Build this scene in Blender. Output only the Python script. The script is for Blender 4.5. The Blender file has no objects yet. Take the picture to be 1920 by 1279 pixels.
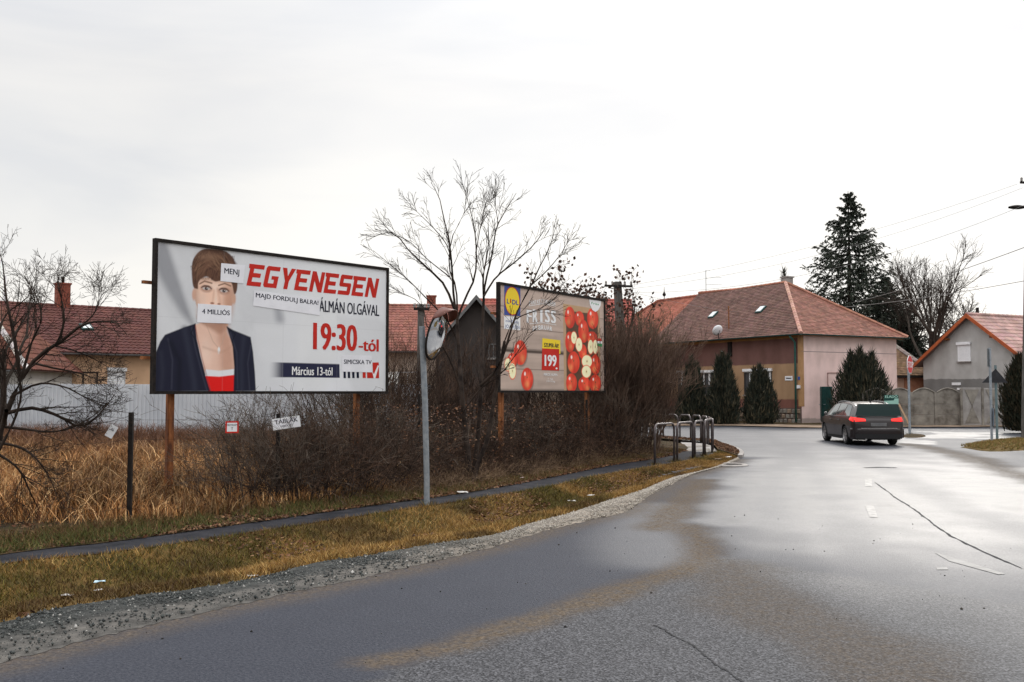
import bpy, bmesh, math, random
import numpy as np
from mathutils import Vector, Matrix
R = math.radians
SC = bpy.context.scene
COL = SC.collection
rnd = random.Random(7)
# ---------------------------------------------------------------- camera, sky, sun, exposure
EYE = 1.8; FPX = 1840.0; PITCH = math.atan(95/FPX)
cam_d = bpy.data.cameras.new('camera'); cam = bpy.data.objects.new('camera', cam_d); COL.objects.link(cam)
cam.location = (0, 0, EYE); cam.rotation_euler = (math.pi/2+PITCH, 0, 0)
cam_d.sensor_width = 36; cam_d.lens = FPX/1920*36; cam_d.clip_end = 6000; cam_d.clip_start = .05
SC.camera = cam
W = bpy.data.worlds.new('World'); SC.world = W; W.use_nodes = True
SUN_EL, SUN_AZ = 32, 25      # low winter sun behind thin cloud, ahead and to the right
def build_world():
    nt = W.node_tree; nt.nodes.clear(); N = nt.nodes.new; L = nt.links.new
    out = N('ShaderNodeOutputWorld'); bg = N('ShaderNodeBackground'); bg.inputs[1].default_value = 1
    sky = N('ShaderNodeTexSky'); sky.sky_type = 'NISHITA'; sky.sun_disc = False
    sky.sun_elevation = R(SUN_EL); sky.sun_rotation = R(SUN_AZ); sky.air_density = 1; sky.dust_density = 2
    sc = N('ShaderNodeVectorMath'); sc.operation = 'SCALE'; sc.inputs['Scale'].default_value = .06; L(sky.outputs[0], sc.inputs[0])
    tc = N('ShaderNodeTexCoord'); sep = N('ShaderNodeSeparateXYZ'); L(tc.outputs['Generated'], sep.inputs[0])
    # cloud cover: brightness by elevation (overcast: brighter towards the zenith)
    rampz = N('ShaderNodeValToRGB'); L(sep.outputs[2], rampz.inputs[0])
    el = rampz.color_ramp.elements; el[0].position = 0; el[0].color = (.90,.885,.855,1)
    el[1].position = 1; el[1].color = (2.6,2.62,2.68,1)
    for p, c in ((.06,(.92,.91,.895)),(.16,(.86,.86,.855)),(.30,(.80,.805,.82)),(.42,(.90,.91,.93)),(.65,(1.9,1.92,1.97))):
        e = el.new(p); e.color = (*c,1)
    # soft glow of the hidden sun
    dot = N('ShaderNodeVectorMath'); dot.operation = 'DOT_PRODUCT'
    d = Vector((math.sin(R(16))*math.cos(R(9)), math.cos(R(16))*math.cos(R(9)), math.sin(R(9))))
    dot.inputs[1].default_value = d; L(tc.outputs['Generated'], dot.inputs[0])
    mr = N('ShaderNodeMapRange'); mr.interpolation_type = 'SMOOTHSTEP'; mr.inputs['From Min'].default_value = .80
    mr.inputs['From Max'].default_value = 1; mr.inputs['To Min'].default_value = .90; mr.inputs['To Max'].default_value = 1.06
    L(dot.outputs['Value'], mr.inputs['Value'])
    # streaky cloud texture
    div = N('ShaderNodeVectorMath'); div.operation = 'MULTIPLY'; div.inputs[1].default_value = (1.2,1.2,5.5); L(tc.outputs['Generated'], div.inputs[0])
    nz = N('ShaderNodeTexNoise'); nz.inputs['Scale'].default_value = 1.7; nz.inputs['Detail'].default_value = 5; nz.inputs['Roughness'].default_value = .5
    nz.inputs['Distortion'].default_value = .4; L(div.outputs[0], nz.inputs['Vector'])
    cr = N('ShaderNodeValToRGB'); L(nz.outputs['Fac'], cr.inputs[0]); e = cr.color_ramp.elements
    e[0].position = .36; e[0].color = (.885,.89,.90,1); e[1].position = .60; e[1].color = (1.035,1.015,.98,1)
    m1 = N('ShaderNodeVectorMath'); m1.operation = 'MULTIPLY'; L(rampz.outputs[0], m1.inputs[0]); L(cr.outputs[0], m1.inputs[1])
    m2 = N('ShaderNodeVectorMath'); m2.operation = 'SCALE'; L(m1.outputs[0], m2.inputs[0]); L(mr.outputs[0], m2.inputs['Scale'])
    mx = N('ShaderNodeMix'); mx.data_type = 'RGBA'; mx.inputs['Factor'].default_value = .93
    L(sc.outputs[0], mx.inputs['A']); L(m2.outputs[0], mx.inputs['B']); L(mx.outputs['Result'], bg.inputs[0]); L(bg.outputs[0], out.inputs[0])
build_world()
sl = bpy.data.lights.new('sun', 'SUN'); sl.energy = 1.1; sl.angle = R(14); sl.color = (1,.95,.88)
sun = bpy.data.objects.new('sun', sl); COL.objects.link(sun)
_d = Vector((math.sin(R(SUN_AZ))*math.cos(R(SUN_EL)), math.cos(R(SUN_AZ))*math.cos(R(SUN_EL)), math.sin(R(SUN_EL))))
sun.rotation_euler = _d.to_track_quat('Z','Y').to_euler(); sun.location = _d*60
vs = SC.view_settings; vs.view_transform = 'Standard'; vs.look = 'None'; vs.gamma = 1; vs.use_curve_mapping = False; vs.exposure = 0.30
SC.cycles.use_denoising = True; SC.cycles.max_bounces = 6; SC.cycles.transparent_max_bounces = 12

# ---------------------------------------------------------------- helpers
def G(px, py, z=0.0):
    """point on the plane z seen at a photo position"""
    a = math.atan2(639.5-py, FPX)+PITCH; k = math.hypot(FPX, 639.5-py)
    dy, dz = math.cos(a)*k, math.sin(a)*k
    t = (z-EYE)/dz
    return Vector(((px-960)*t, dy*t, z))
def P(px, py, Y):
    """point at distance Y along the view axis"""
    a = math.atan2(639.5-py, FPX)+PITCH; k = math.hypot(FPX, 639.5-py)
    dy, dz = math.cos(a)*k, math.sin(a)*k
    return Vector(((px-960)*Y/dy, Y, EYE+dz*Y/dy))
def link(o, parent=None):
    COL.objects.link(o)
    if parent is not None: o.parent = parent
    return o
def tag(o, label=None, cat=None, group=None, kind=None):
    if label: o['label'] = label
    if cat: o['category'] = cat
    if group: o['group'] = group
    if kind: o['kind'] = kind
    return o
def empty(name, loc, rz=0, label=None, cat=None, group=None):
    o = bpy.data.objects.new(name, None); o.location = loc; o.rotation_euler = (0,0,rz); o.empty_display_size = .2
    link(o); return tag(o, label, cat, group)
def npmesh(name, V, F, m, parent=None, colors=None, smooth=False, attrs=None):
    """V (n,3) F (k,3|4) arrays -> one mesh object"""
    me = bpy.data.meshes.new(name); V = np.asarray(V, np.float32); F = np.asarray(F, np.int32); s = F.shape[1]
    me.vertices.add(len(V)); me.vertices.foreach_set('co', V.ravel())
    me.loops.add(F.size); me.loops.foreach_set('vertex_index', F.ravel())
    me.polygons.add(len(F)); me.polygons.foreach_set('loop_start', np.arange(0, F.size, s, dtype=np.int32))
    me.update(calc_edges=True)
    if smooth: me.polygons.foreach_set('use_smooth', np.ones(len(F), bool))
    if colors is not None:
        a = me.color_attributes.new('tint', 'FLOAT_COLOR', 'POINT'); c = np.ones((len(V),4), np.float32); c[:,:3] = colors; a.data.foreach_set('color', c.ravel())
    for k, v in (attrs or {}).items():
        a = me.attributes.new(k, 'FLOAT', 'POINT'); a.data.foreach_set('value', np.asarray(v, np.float32))
    if m: me.materials.append(m)
    o = bpy.data.objects.new(name, me); return link(o, parent)
class MB:
    """collects shapes into one mesh"""
    def __init__(s): s.v = []; s.f = []; s.c = []; s.col = (1,1,1)
    def add(s, vs, fs):
        b = len(s.v); s.v += [tuple(v) for v in vs]; s.f += [tuple(b+i for i in f) for f in fs]; s.c += [s.col]*len(vs); return s
    def box(s, x0, x1, y0, y1, z0, z1):
        return s.add([(x0,y0,z0),(x1,y0,z0),(x1,y1,z0),(x0,y1,z0),(x0,y0,z1),(x1,y0,z1),(x1,y1,z1),(x0,y1,z1)],
            [(0,3,2,1),(4,5,6,7),(0,1,5,4),(1,2,6,5),(2,3,7,6),(3,0,4,7)])
    def prism(s, pts, ext):
        """planar polygon pts extruded by vector ext"""
        n = len(pts); e = Vector(ext); a = [Vector(p) for p in pts]
        return s.add(a+[p+e for p in a], [tuple(range(n))[::-1], tuple(range(n, 2*n))]+[(i,(i+1)%n,n+(i+1)%n,n+i) for i in range(n)])
    def poly(s, pts): return s.add(pts, [tuple(range(len(pts)))])
    def tube(s, pts, r, n=8, cap=True):
        pts = [Vector(p) for p in pts]; rs = r if hasattr(r,'__len__') else [r]*len(pts); vs = []; fs = []
        pu = None
        for i, p in enumerate(pts):
            t = (pts[min(i+1,len(pts)-1)]-pts[max(i-1,0)]).normalized()
            u = (pu - t*pu.dot(t)) if pu else t.orthogonal()
            u.normalize(); pu = u; w = t.cross(u)
            for k in range(n):
                a = 2*math.pi*k/n; vs.append(p+(u*math.cos(a)+w*math.sin(a))*rs[i])
        for i in range(len(pts)-1):
            for k in range(n): fs.append((i*n+k, i*n+(k+1)%n, (i+1)*n+(k+1)%n, (i+1)*n+k))
        if cap: fs += [tuple(range(n))[::-1], tuple((len(pts)-1)*n+k for k in range(n))]
        return s.add(vs, fs)
    def lathe(s, prof, n=24, axis='z', o=(0,0,0)):
        vs = []; fs = []; o = Vector(o)
        for r, h in prof:
            for k in range(n):
                a = 2*math.pi*k/n; c, d = r*math.cos(a), r*math.sin(a)
                vs.append(o+Vector({'z':(c,d,h),'x':(h,c,d),'y':(d,h,c)}[axis]))
        for i in range(len(prof)-1):
            for k in range(n): fs.append((i*n+k, i*n+(k+1)%n, (i+1)*n+(k+1)%n, (i+1)*n+k))
        fs += [tuple(range(n))[::-1], tuple((len(prof)-1)*n+k for k in range(n))]
        return s.add(vs, fs)
    def grid(s, pts):
        """pts[i][j] -> quads"""
        n = len(pts); m = len(pts[0])
        return s.add([p for r in pts for p in r], [(i*m+j, i*m+j+1, (i+1)*m+j+1, (i+1)*m+j) for i in range(n-1) for j in range(m-1)])
    def build(s, name, m, parent=None, smooth=False, bevel=0, colors=False):
        me = bpy.data.meshes.new(name); me.from_pydata([tuple(v) for v in s.v], [], s.f); me.update()
        if colors:
            a = me.color_attributes.new('tint', 'FLOAT_COLOR', 'POINT'); a.data.foreach_set('color', np.array([(*c,1) for c in s.c], np.float32).ravel())
        if m: me.materials.append(m)
        if smooth:
            for p in me.polygons: p.use_smooth = True
        o = bpy.data.objects.new(name, me); link(o, parent)
        if bevel:
            b = o.modifiers.new('bevel', 'BEVEL'); b.width = bevel; b.segments = 2; b.limit_method = 'ANGLE'
        if smooth == 'auto':
            bm = bmesh.new(); bm.from_mesh(me)
            for e in bm.edges:
                if len(e.link_faces) == 2 and e.calc_face_angle(0) > R(38): e.smooth = False
            bm.to_mesh(me); bm.free()
        return o
def copy_tree(o, parent=None):
    c = o.copy(); link(c, parent)
    for ch in list(o.children): copy_tree(ch, c)
    return c
# ---- materials
def mat(name, c1, c2=None, rough=.7, scale=5, detail=4, bump=0, bscale=None, metal=0, spec=.3, c3=None, tint=False, stretch=None, emit=None, estr=0, coat=0, trans=0, lo=.35, hi=.65, bdist=.01, rough2=None):
    m = bpy.data.materials.new(name); m.use_nodes = True; nt = m.node_tree; b = nt.nodes['Principled BSDF']; N = nt.nodes.new; L = nt.links.new
    b.inputs['Roughness'].default_value = rough; b.inputs['Metallic'].default_value = metal; b.inputs['Specular IOR Level'].default_value = spec
    b.inputs['Coat Weight'].default_value = coat; b.inputs['Transmission Weight'].default_value = trans
    tc = N('ShaderNodeTexCoord'); vec = tc.outputs['Object']
    if stretch:
        vm = N('ShaderNodeVectorMath'); vm.operation = 'MULTIPLY'; vm.inputs[1].default_value = stretch; L(vec, vm.inputs[0]); vec = vm.outputs[0]
    col = None
    if c2 is None: b.inputs['Base Color'].default_value = (*c1,1)
    else:
        nz = N('ShaderNodeTexNoise'); nz.inputs['Scale'].default_value = scale; nz.inputs['Detail'].default_value = detail; nz.inputs['Roughness'].default_value = .6
        L(vec, nz.inputs['Vector']); cr = N('ShaderNodeValToRGB'); L(nz.outputs['Fac'], cr.inputs[0]); e = cr.color_ramp.elements
        e[0].position = lo; e[0].color = (*c1,1); e[1].position = hi; e[1].color = (*c2,1)
        if c3: k = e.new((lo+hi)/2); k.color = (*c3,1)
        col = cr.outputs[0]; L(col, b.inputs['Base Color'])
        if rough2 is not None:
            mr = N('ShaderNodeMapRange'); mr.inputs['From Min'].default_value = lo; mr.inputs['From Max'].default_value = hi
            mr.inputs['To Min'].default_value = rough; mr.inputs['To Max'].default_value = rough2; L(nz.outputs['Fac'], mr.inputs['Value']); L(mr.outputs[0], b.inputs['Roughness'])
    if tint:
        at = N('ShaderNodeAttribute'); at.attribute_name = 'tint'
        if col is None: L(at.outputs['Color'], b.inputs['Base Color'])
        else:
            mx = N('ShaderNodeMix'); mx.data_type = 'RGBA'; mx.blend_type = 'MULTIPLY'; mx.inputs['Factor'].default_value = 1
            L(col, mx.inputs['A']); L(at.outputs['Color'], mx.inputs['B']); L(mx.outputs['Result'], b.inputs['Base Color'])
    if bump:
        n2 = N('ShaderNodeTexNoise'); n2.inputs['Scale'].default_value = bscale or scale*4; n2.inputs['Detail'].default_value = 4; L(vec, n2.inputs['Vector'])
        bp = N('ShaderNodeBump'); bp.inputs['Strength'].default_value = bump; bp.inputs['Distance'].default_value = bdist; L(n2.outputs['Fac'], bp.inputs['Height']); L(bp.outputs[0], b.inputs['Normal'])
    if emit: b.inputs['Emission Color'].default_value = (*emit,1); b.inputs['Emission Strength'].default_value = estr
    return m
M = {}
M['galv'] = mat('galvanised_steel', (.22,.25,.28), (.34,.37,.40), rough=.5, scale=14, metal=.3, bump=.15)
M['rust'] = mat('rusty_orange_steel', (.085,.030,.014), (.32,.125,.045), c3=(.20,.068,.022), rough=.8, scale=4, bump=.4, stretch=(3,3,.7))
M['darkmetal'] = mat('dark_painted_metal', (.010,.009,.009), (.024,.018,.015), rough=.75, scale=20, spec=.15)
M['hoop'] = mat('dull_grey_tube', (.075,.062,.062), (.14,.12,.12), rough=.32, scale=9, metal=.4)
M['white'] = mat('white_plastic', (.74,.75,.77), (.80,.80,.82), rough=.4, scale=6)
M['paper'] = mat('white_paper', (.76,.76,.80), (.84,.84,.88), rough=.75, scale=3, bump=.1)
M['ink'] = mat('black_ink', (.012,.013,.03), rough=.6)
M['red_ink'] = mat('red_ink', (.50,.022,.014), (.58,.03,.02), rough=.6, scale=3, spec=.15)
M['navy_ink'] = mat('navy_ink', (.008,.010,.03), rough=.7, spec=.15)
M['white_ink'] = mat('white_ink', (.82,.82,.82), rough=.6)
M['yellow_ink'] = mat('yellow_ink', (.85,.62,.02), rough=.5)
M['green_ink'] = mat('green_ink', (.03,.30,.10), rough=.5)
M['print'] = mat('poster_print', (1,1,1), tint=True, rough=.55, bump=.12, bscale=2.2, bdist=.03, spec=.18)
M['bark'] = mat('dark_bark', (.014,.010,.009), (.055,.040,.032), spec=.15, rough=.9, scale=6, bump=.4, bdist=.02)
M['twig'] = mat('brown_twigs', (.018,.011,.009), (.125,.075,.050), c3=(.046,.028,.020), rough=.9, scale=1.6, spec=.12)
M['twig2'] = mat('reddish_brown_twigs', (.055,.036,.028), (.17,.112,.082), rough=.9, scale=1.3, spec=.12)
M['twigfar'] = mat('grey_brown_twigs', (.030,.024,.020), (.075,.062,.052), rough=.9, scale=1, spec=.1)
M['twigdark'] = mat('dark_fine_twigs', (.014,.010,.008), (.045,.032,.025), rough=.9, scale=2, spec=.1)
M['twiggrey'] = mat('grey_dead_twigs', (.045,.036,.030), (.16,.125,.098), rough=.9, scale=2, spec=.1)
M['twiggy'] = mat('yellowish_twigs', (.06,.045,.02), (.10,.08,.035), rough=.8, scale=3)
M['conifer'] = mat('dark_conifer_needles', (1,1,1), tint=True, rough=.75, spec=.2)
M['blade'] = mat('grass_blades', (1,1,1), tint=True, rough=.75, spec=.2)
M['tile'] = mat('clay_tiles', (.75,.72,.7), (1.15,1.1,1.1), tint=True, rough=.85, spec=.12, scale=1.4, bump=.2, bscale=30)
M['glass'] = mat('window_glass', (.03,.035,.04), (.05,.055,.065), rough=.08, scale=1, spec=.8)
M['greenpaint'] = mat('dark_green_paint', (.012,.045,.042), (.02,.065,.06), rough=.45, scale=5)
M['concrete'] = mat('weathered_concrete', (.10,.085,.07), (.27,.245,.21), c3=(.20,.18,.155), rough=.9, scale=1.6, detail=8, bump=.3, bscale=25)
M['concrete2'] = mat('pale_concrete', (.22,.20,.19), (.34,.32,.30), rough=.9, scale=2, detail=7, bump=.3, bscale=25)
# ---------------------------------------------------------------- ground
def spline(pts, n):
    """smooth resample of a polyline of 2D/3D points to n points by arc length"""
    p = np.array([tuple(q)[:3] for q in pts], float); m = len(p); out = []
    q = np.vstack([2*p[0]-p[1], p, 2*p[-1]-p[-2]])
    for i in range(m-1):
        a, b, c, d = q[i], q[i+1], q[i+2], q[i+3]; t = np.linspace(0, 1, 12, endpoint=False)[:,None]
        out.append(b + .5*t*((c-a) + t*(2*a-5*b+4*c-d + t*(3*b-a-3*c+d))))
    out.append(p[-1:]); s = np.vstack(out); d = np.r_[0, np.cumsum(np.linalg.norm(np.diff(s, axis=0), axis=1))]
    u = np.linspace(0, d[-1], n); return np.stack([np.interp(u, d, s[:,k]) for k in range(s.shape[1])], 1)
def gpts(l): return [G(*p) for p in l]
def dist_poly(xy, poly):
    poly = np.asarray(poly)[:,:2]; best = np.full(len(xy), 1e9)
    for a, b in zip(poly[:-1], poly[1:]):
        ab = b-a; t = np.clip(((xy-a)@ab)/(ab@ab), 0, 1); d = np.linalg.norm(xy-a-t[:,None]*ab, axis=1); best = np.minimum(best, d)
    return best
def inside(xy, poly):
    poly = np.asarray(poly)[:,:2]; r = np.zeros(len(xy), bool); x, y = xy[:,0], xy[:,1]
    for (x0,y0),(x1,y1) in zip(poly, np.roll(poly, -1, 0)):
        c = ((y0 > y) != (y1 > y)) & (x < (x1-x0)*(y-y0)/(y1-y0+1e-12)+x0); r ^= c
    return r
def vnoise(xy, scale, seed=0, octv=3):
    """cheap smooth value noise, 0..1"""
    out = np.zeros(len(xy)); amp = 1; tot = 0
    for o in range(octv):
        g = np.random.RandomState(seed+o).rand(64, 64); p = np.asarray(xy)[:,:2]*scale*2**o; i = np.floor(p).astype(int); f = p-i; f = f*f*(3-2*f)
        a = g[i[:,0]%64, i[:,1]%64]; b = g[(i[:,0]+1)%64, i[:,1]%64]; c = g[i[:,0]%64, (i[:,1]+1)%64]; d = g[(i[:,0]+1)%64, (i[:,1]+1)%64]
        out += amp*((a*(1-f[:,0])+b*f[:,0])*(1-f[:,1])+(c*(1-f[:,0])+d*f[:,0])*f[:,1]); tot += amp; amp *= .5
    return out/tot
def sm(a, b, x): t = np.clip((x-a)/(b-a), 0, 1); return t*t*(3-2*t)
cA = spline(gpts([(-420,1345),(0,1243),(77,1222),(365,1150),(528,1117),(700,1081),(850,1045),(932,1025),(977,1008),(1074,983),(1176,959),(1206,937),(1240,918),(1300,890),(1350,876),(1387,862)]), 400)
cB = spline(gpts([(-420,1240),(0,1170),(81,1150),(284,1117),(349,1111),(487,1085),(609,1056),(700,1043),(824,1021),(925,1006),(992,985),(1074,963),(1142,940),(1206,920),(1262,897),(1318,884),(1350,874),(1383,859)]), 400)
cC = spline(gpts([(-420,1150),(0,1062),(203,1040),(406,1011),(700,966),(887,938),(1037,913),(1110,896),(1224,877),(1290,866),(1330,857),(1347,848)]), 400)
cD = spline(gpts([(-420,1126),(0,1045),(203,1021),(406,993),(700,951),(887,925),(1037,897),(1149,874),(1224,863),(1260,855),(1288,846)]), 400)
A2, B2, C2, D2 = (c[:,:2] for c in (cA, cB, cC, cD))
# --- asphalt road: one sheet whose surface carries wet / dusty / patch fields
def road():
    ys = [2.0]
    while ys[-1] < 62: ys.append(ys[-1]+max(.07, ys[-1]*.011))
    ys = np.array(ys); xs = np.arange(-14, 62, .16); X, Y = np.meshgrid(xs, ys, indexing='ij'); xy = np.stack([X.ravel(), Y.ravel()], 1)
    land = np.vstack([A2[:,:2], [tuple(G(1372,845))[:2], tuple(G(1345,832))[:2], tuple(G(1285,825))[:2], tuple(G(1220,818))[:2], (-2,46), (-60,60), (-60,2)]])
    keep_v = ~(inside(xy, land) & (dist_poly(xy, A2) > .45))
    wob = (vnoise(xy, 1.3, 3)-.5)*1.0
    # wet, glossy carriageway right of the old kerb line
    wl = np.array([tuple(G(*p))[:2] for p in [(1392,858),(1345,885),(1300,930),(1290,985),(1330,1035),(1385,1085),(1500,1150),(1640,1215),(1800,1300),(2100,1500)]])
    wetpoly = np.vstack([wl, [(60,2),(60,62),(6,62)]])
    ins = inside(xy, wetpoly); d = dist_poly(xy, wl)*np.where(ins, 1, -1)+wob*.9*np.clip(xy[:,1]/12, .4, 1.4)
    wet = sm(-.35, 1.0+1.2*sm(14,8,xy[:,1]), d+.5*(vnoise(xy,.5,17)-.5))*(.35+.65*sm(7.5,14,xy[:,1]))*(1-.55*sm(19,32,xy[:,1]))
    pl = np.array([tuple(G(*p))[:2] for p in [(1228,935),(1190,975),(1150,1020),(1120,1075)]])   # wet tongue on the newer patch
    tong = np.array([tuple(G(*p))[:2] for p in [(1240,950),(1200,1000),(1230,1050)]])
    wet = np.maximum(wet, .42*(1-sm(.2,.9,dist_poly(xy,tong)+wob*.3)))
    side = np.array([tuple(G(*p))[:2] for p in [(1690,832),(1760,843),(1830,860),(1870,878),(1960,905)]])
    sidepoly = np.vstack([side, [(60,20),(60,62),tuple(G(1690,802))[:2]]])
    inside_side = inside(xy, sidepoly); wet = np.where(inside_side, .35+.5*(vnoise(xy,.35,9)>.55), wet)
    old = np.array([tuple(G(*p))[:2] for p in [(840,1212),(1000,1150),(1200,1090),(1290,1056)]])
    patch = sm(-.1,.15, np.where(inside(xy, np.vstack([old, [tuple(G(1330,1040))[:2], (8,4),(8,2),(-3,2)]])), dist_poly(xy,old), -dist_poly(xy,old)))
    trail = np.array([tuple(G(*p))[:2] for p in [(1318,900),(1285,935),(1262,965),(1225,990)]])
    trail2 = np.array([tuple(G(*p))[:2] for p in [(1280,985),(1315,1012),(1322,1040),(1290,1066),(1180,1102),(1010,1160),(850,1212),(700,1240)]])
    wd = np.clip(xy[:,1]/15, .35, 1)
    dust = np.maximum(1-sm(.05,.55,dist_poly(xy,trail)+wob*.35), (1-sm(.02,.42,(dist_poly(xy,trail2)+wob*.25)/wd*.8))*1.0)
    br = np.array([tuple(G(*p))[:2] for p in [(1350,1060),(1420,1130),(1560,1190),(1700,1260)]])
    dust = np.maximum(dust, .55*(1-sm(.1,.75,dist_poly(xy,br)+wob*.6)))
    dust = np.maximum(dust, .75*(1-sm(.05,.5,dist_poly(xy,A2)+wob*.2)))
    dust = np.maximum(dust, .8*(1-sm(.1,.8,dist_poly(xy,side)+wob*.6)))
    # tyre-polished lanes and damp darker streaks along the bend
    lanes = []
    for off in ([(1400,800),(1500,850),(1560,930),(1600,1020),(1700,1120),(1900,1240)], [(1600,850),(1700,900),(1800,950),(1960,1010)], [(1500,830),(1450,900),(1440,980),(1500,1080)]):
        lanes.append(dist_poly(xy, np.array([tuple(G(*p))[:2] for p in off])))
    streak = 1-sm(.1,.6,np.minimum.reduce(lanes)+wob*.5)
    n = len(ys); idx = np.arange(len(xy)).reshape(len(xs), n); q = np.stack([idx[:-1,:-1], idx[1:,:-1], idx[1:,1:], idx[:-1,1:]], -1).reshape(-1,4)
    q = q[keep_v[q].any(1)]
    z = np.zeros(len(xy)); used = np.unique(q); mp = -np.ones(len(xy), int); mp[used] = np.arange(len(used))
    V = np.stack([xy[:,0], xy[:,1], z], 1)[used]
    m = bpy.data.materials.new('wet_asphalt'); m.use_nodes = True; nt = m.node_tree; b = nt.nodes['Principled BSDF']; N = nt.nodes.new; L = nt.links.new
    def attr(k): a = N('ShaderNodeAttribute'); a.attribute_name = k; return a.outputs['Fac']
    def mix(f, A, B):
        x = N('ShaderNodeMix'); x.data_type = 'RGBA'
        for s_, v in (('Factor', f), ('A', A), ('B', B)):
            if isinstance(v, tuple): x.inputs[s_].default_value = (*v, 1)
            elif isinstance(v, float): x.inputs[s_].default_value = v
            else: L(v, x.inputs[s_])
        return x.outputs['Result']
    def mth(op, a, c):
        x = N('ShaderNodeMath'); x.operation = op; x.use_clamp = op != 'MULTIPLY_ADD'
        for i, v in enumerate((a, c)):
            if isinstance(v, (int, float)): x.inputs[i].default_value = v
            else: L(v, x.inputs[i])
        return x.outputs[0]
    tc = N('ShaderNodeTexCoord')
    def noise(sc_, det=3, ro=.6):
        x = N('ShaderNodeTexNoise'); x.inputs['Scale'].default_value = sc_; x.inputs['Detail'].default_value = det; x.inputs['Roughness'].default_value = ro; L(tc.outputs['Object'], x.inputs['Vector']); return x.outputs['Fac']
    def ramp(f, a, c, p0=.3, p1=.7):
        x = N('ShaderNodeValToRGB'); L(f, x.inputs[0]); e = x.color_ramp.elements; e[0].position = p0; e[1].position = p1; e[0].color = (*a,1); e[1].color = (*c,1); return x.outputs[0]
    vor = N('ShaderNodeTexVoronoi'); vor.inputs['Scale'].default_value = 75; L(tc.outputs['Object'], vor.inputs['Vector'])
    grain = ramp(vor.outputs['Color'], (.004,.0045,.006), (.20,.20,.215), .36, 1.0)
    fine = ramp(noise(42, 5, .85), (.006,.007,.010), (.115,.118,.130), .43, .64)
    base = mix(.5, grain, fine)
    patchcol = mix(noise(2.2), (.016,.020,.034), (.032,.037,.054))  # blue of the reflected sky is put into the base colour
    pc2 = mix(.40, patchcol, fine)
    wetc = mix(noise(.9,5), (.040,.043,.052), (.062,.065,.075))
    wc2 = mix(.72, wetc, base)
    c1 = mix(attr('old'), pc2, base); c2 = mix(attr('wet'), c1, wc2)
    dustf = mth('MULTIPLY', attr('dust'), ramp(noise(9, 6, .75), (.35,.35,.35), (1,1,1), .35, .60))
    dustc = ramp(noise(30, 4, .7), (.030,.023,.018), (.19,.15,.11))
    L(mix(dustf, c2, dustc), b.inputs['Base Color'])
    # roughness: wet film is smoother, dust is matt, streaks darker
    rw = ramp(noise(.55, 5, .6), (.34,)*3, (.50,)*3, .35, .65)
    r1 = mix(attr('wet'), (.66,.66,.66), rw)
    r2 = mix(dustf, r1, (.9,.9,.9)); r3 = mix(mth('MULTIPLY', attr('streak'), .5), r2, (.62,.62,.62)); L(r3, b.inputs['Roughness'])
    L(mth('MULTIPLY', mth('SUBTRACT', 1.0, dustf), mth('ADD', mth('MULTIPLY', attr('wet'), .60), .13)), b.inputs['Specular IOR Level'])
    bp = N('ShaderNodeBump'); bp.inputs['Distance'].default_value = .006; L(mth('SUBTRACT', .85, mth('MULTIPLY', attr('wet'), .60)), bp.inputs['Strength'])
    L(vor.outputs['Distance'], bp.inputs['Height']); L(bp.outputs[0], b.inputs['Normal'])
    o = npmesh('asphalt_road', V, mp[q], m, attrs={'wet': wet[used], 'dust': dust[used], 'old': patch[used], 'streak': streak[used]}, smooth=True)
    tag(o, kind='structure')
road()
M['soil'] = mat('leafy_soil', (.022,.014,.009), (.085,.050,.026), c3=(.045,.034,.015), spec=.1, rough=.95, scale=3.2, detail=8, bump=.8, bscale=18, bdist=.03)
M['turf'] = mat('winter_turf', (.035,.024,.010), (.15,.090,.030), c3=(.080,.055,.016), spec=.1, rough=.95, scale=2.2, detail=8, bump=1, bscale=22, bdist=.03)
M['gravel'] = mat('pale_gravel', (.45,.45,.45), (1.15,1.12,1.1), c3=(.8,.8,.8), tint=True, spec=.2, rough=.95, scale=6, detail=9, bump=1, bscale=50, bdist=.02)
M['path'] = mat('damp_path_asphalt', (.012,.013,.017), (.032,.032,.038), rough=.8, spec=.07, scale=2.5, detail=9, bump=.5, bscale=90)
M['dirt'] = mat('sandy_dirt', (.16,.115,.08), (.30,.22,.16), rough=.95, scale=1.2, detail=8, bump=.6, bscale=20)
M['stone_chip'] = mat('stone_chips', (1,1,1), tint=True, rough=.8)
b = MB(); b.poly([(-2500,-200,-.45),(2500,-200,-.45),(2500,4500,-.45),(-2500,4500,-.45)]); tag(b.build('ground', M['soil']), kind='structure')
# sheet between two curves
def ribbon(name, c0, c1, na, m, zf, jag0=0, jag1=0, seed=0, kind='structure'):
    n = len(c0); rs = np.random.RandomState(seed); T = np.linspace(0, 1, na); V = np.zeros((n, na, 3))
    j0 = (vnoise(c0[:,:2], 2.5, seed)-.5)*jag0+(rs.rand(n)-.5)*jag0*.4; j1 = (vnoise(c1[:,:2], 2.5, seed+5)-.5)*jag1+(rs.rand(n)-.5)*jag1*.4
    d = c1[:,:2]-c0[:,:2]; ln = np.linalg.norm(d, axis=1, keepdims=True)+1e-6; u = d/ln
    for k, t in enumerate(T):
        V[:,k,:2] = c0[:,:2]+d*t+u*((1-t)*j0+t*j1)[:,None]; V[:,k,2] = zf(t, V[:,k,:2])
    idx = np.arange(n*na).reshape(n, na); q = np.stack([idx[:-1,:-1], idx[1:,:-1], idx[1:,1:], idx[:-1,1:]], -1).reshape(-1,4)
    return tag(npmesh(name, V.reshape(-1,3), q, m, smooth=True), kind=kind)
def verge_z(t, xy):
    near = 1-sm(20, 26, xy[:,1])
    return .012+near*(-.20*math.sin(math.pi*min(1,max(0,(t-.12)/.85)))**1.4)
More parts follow.
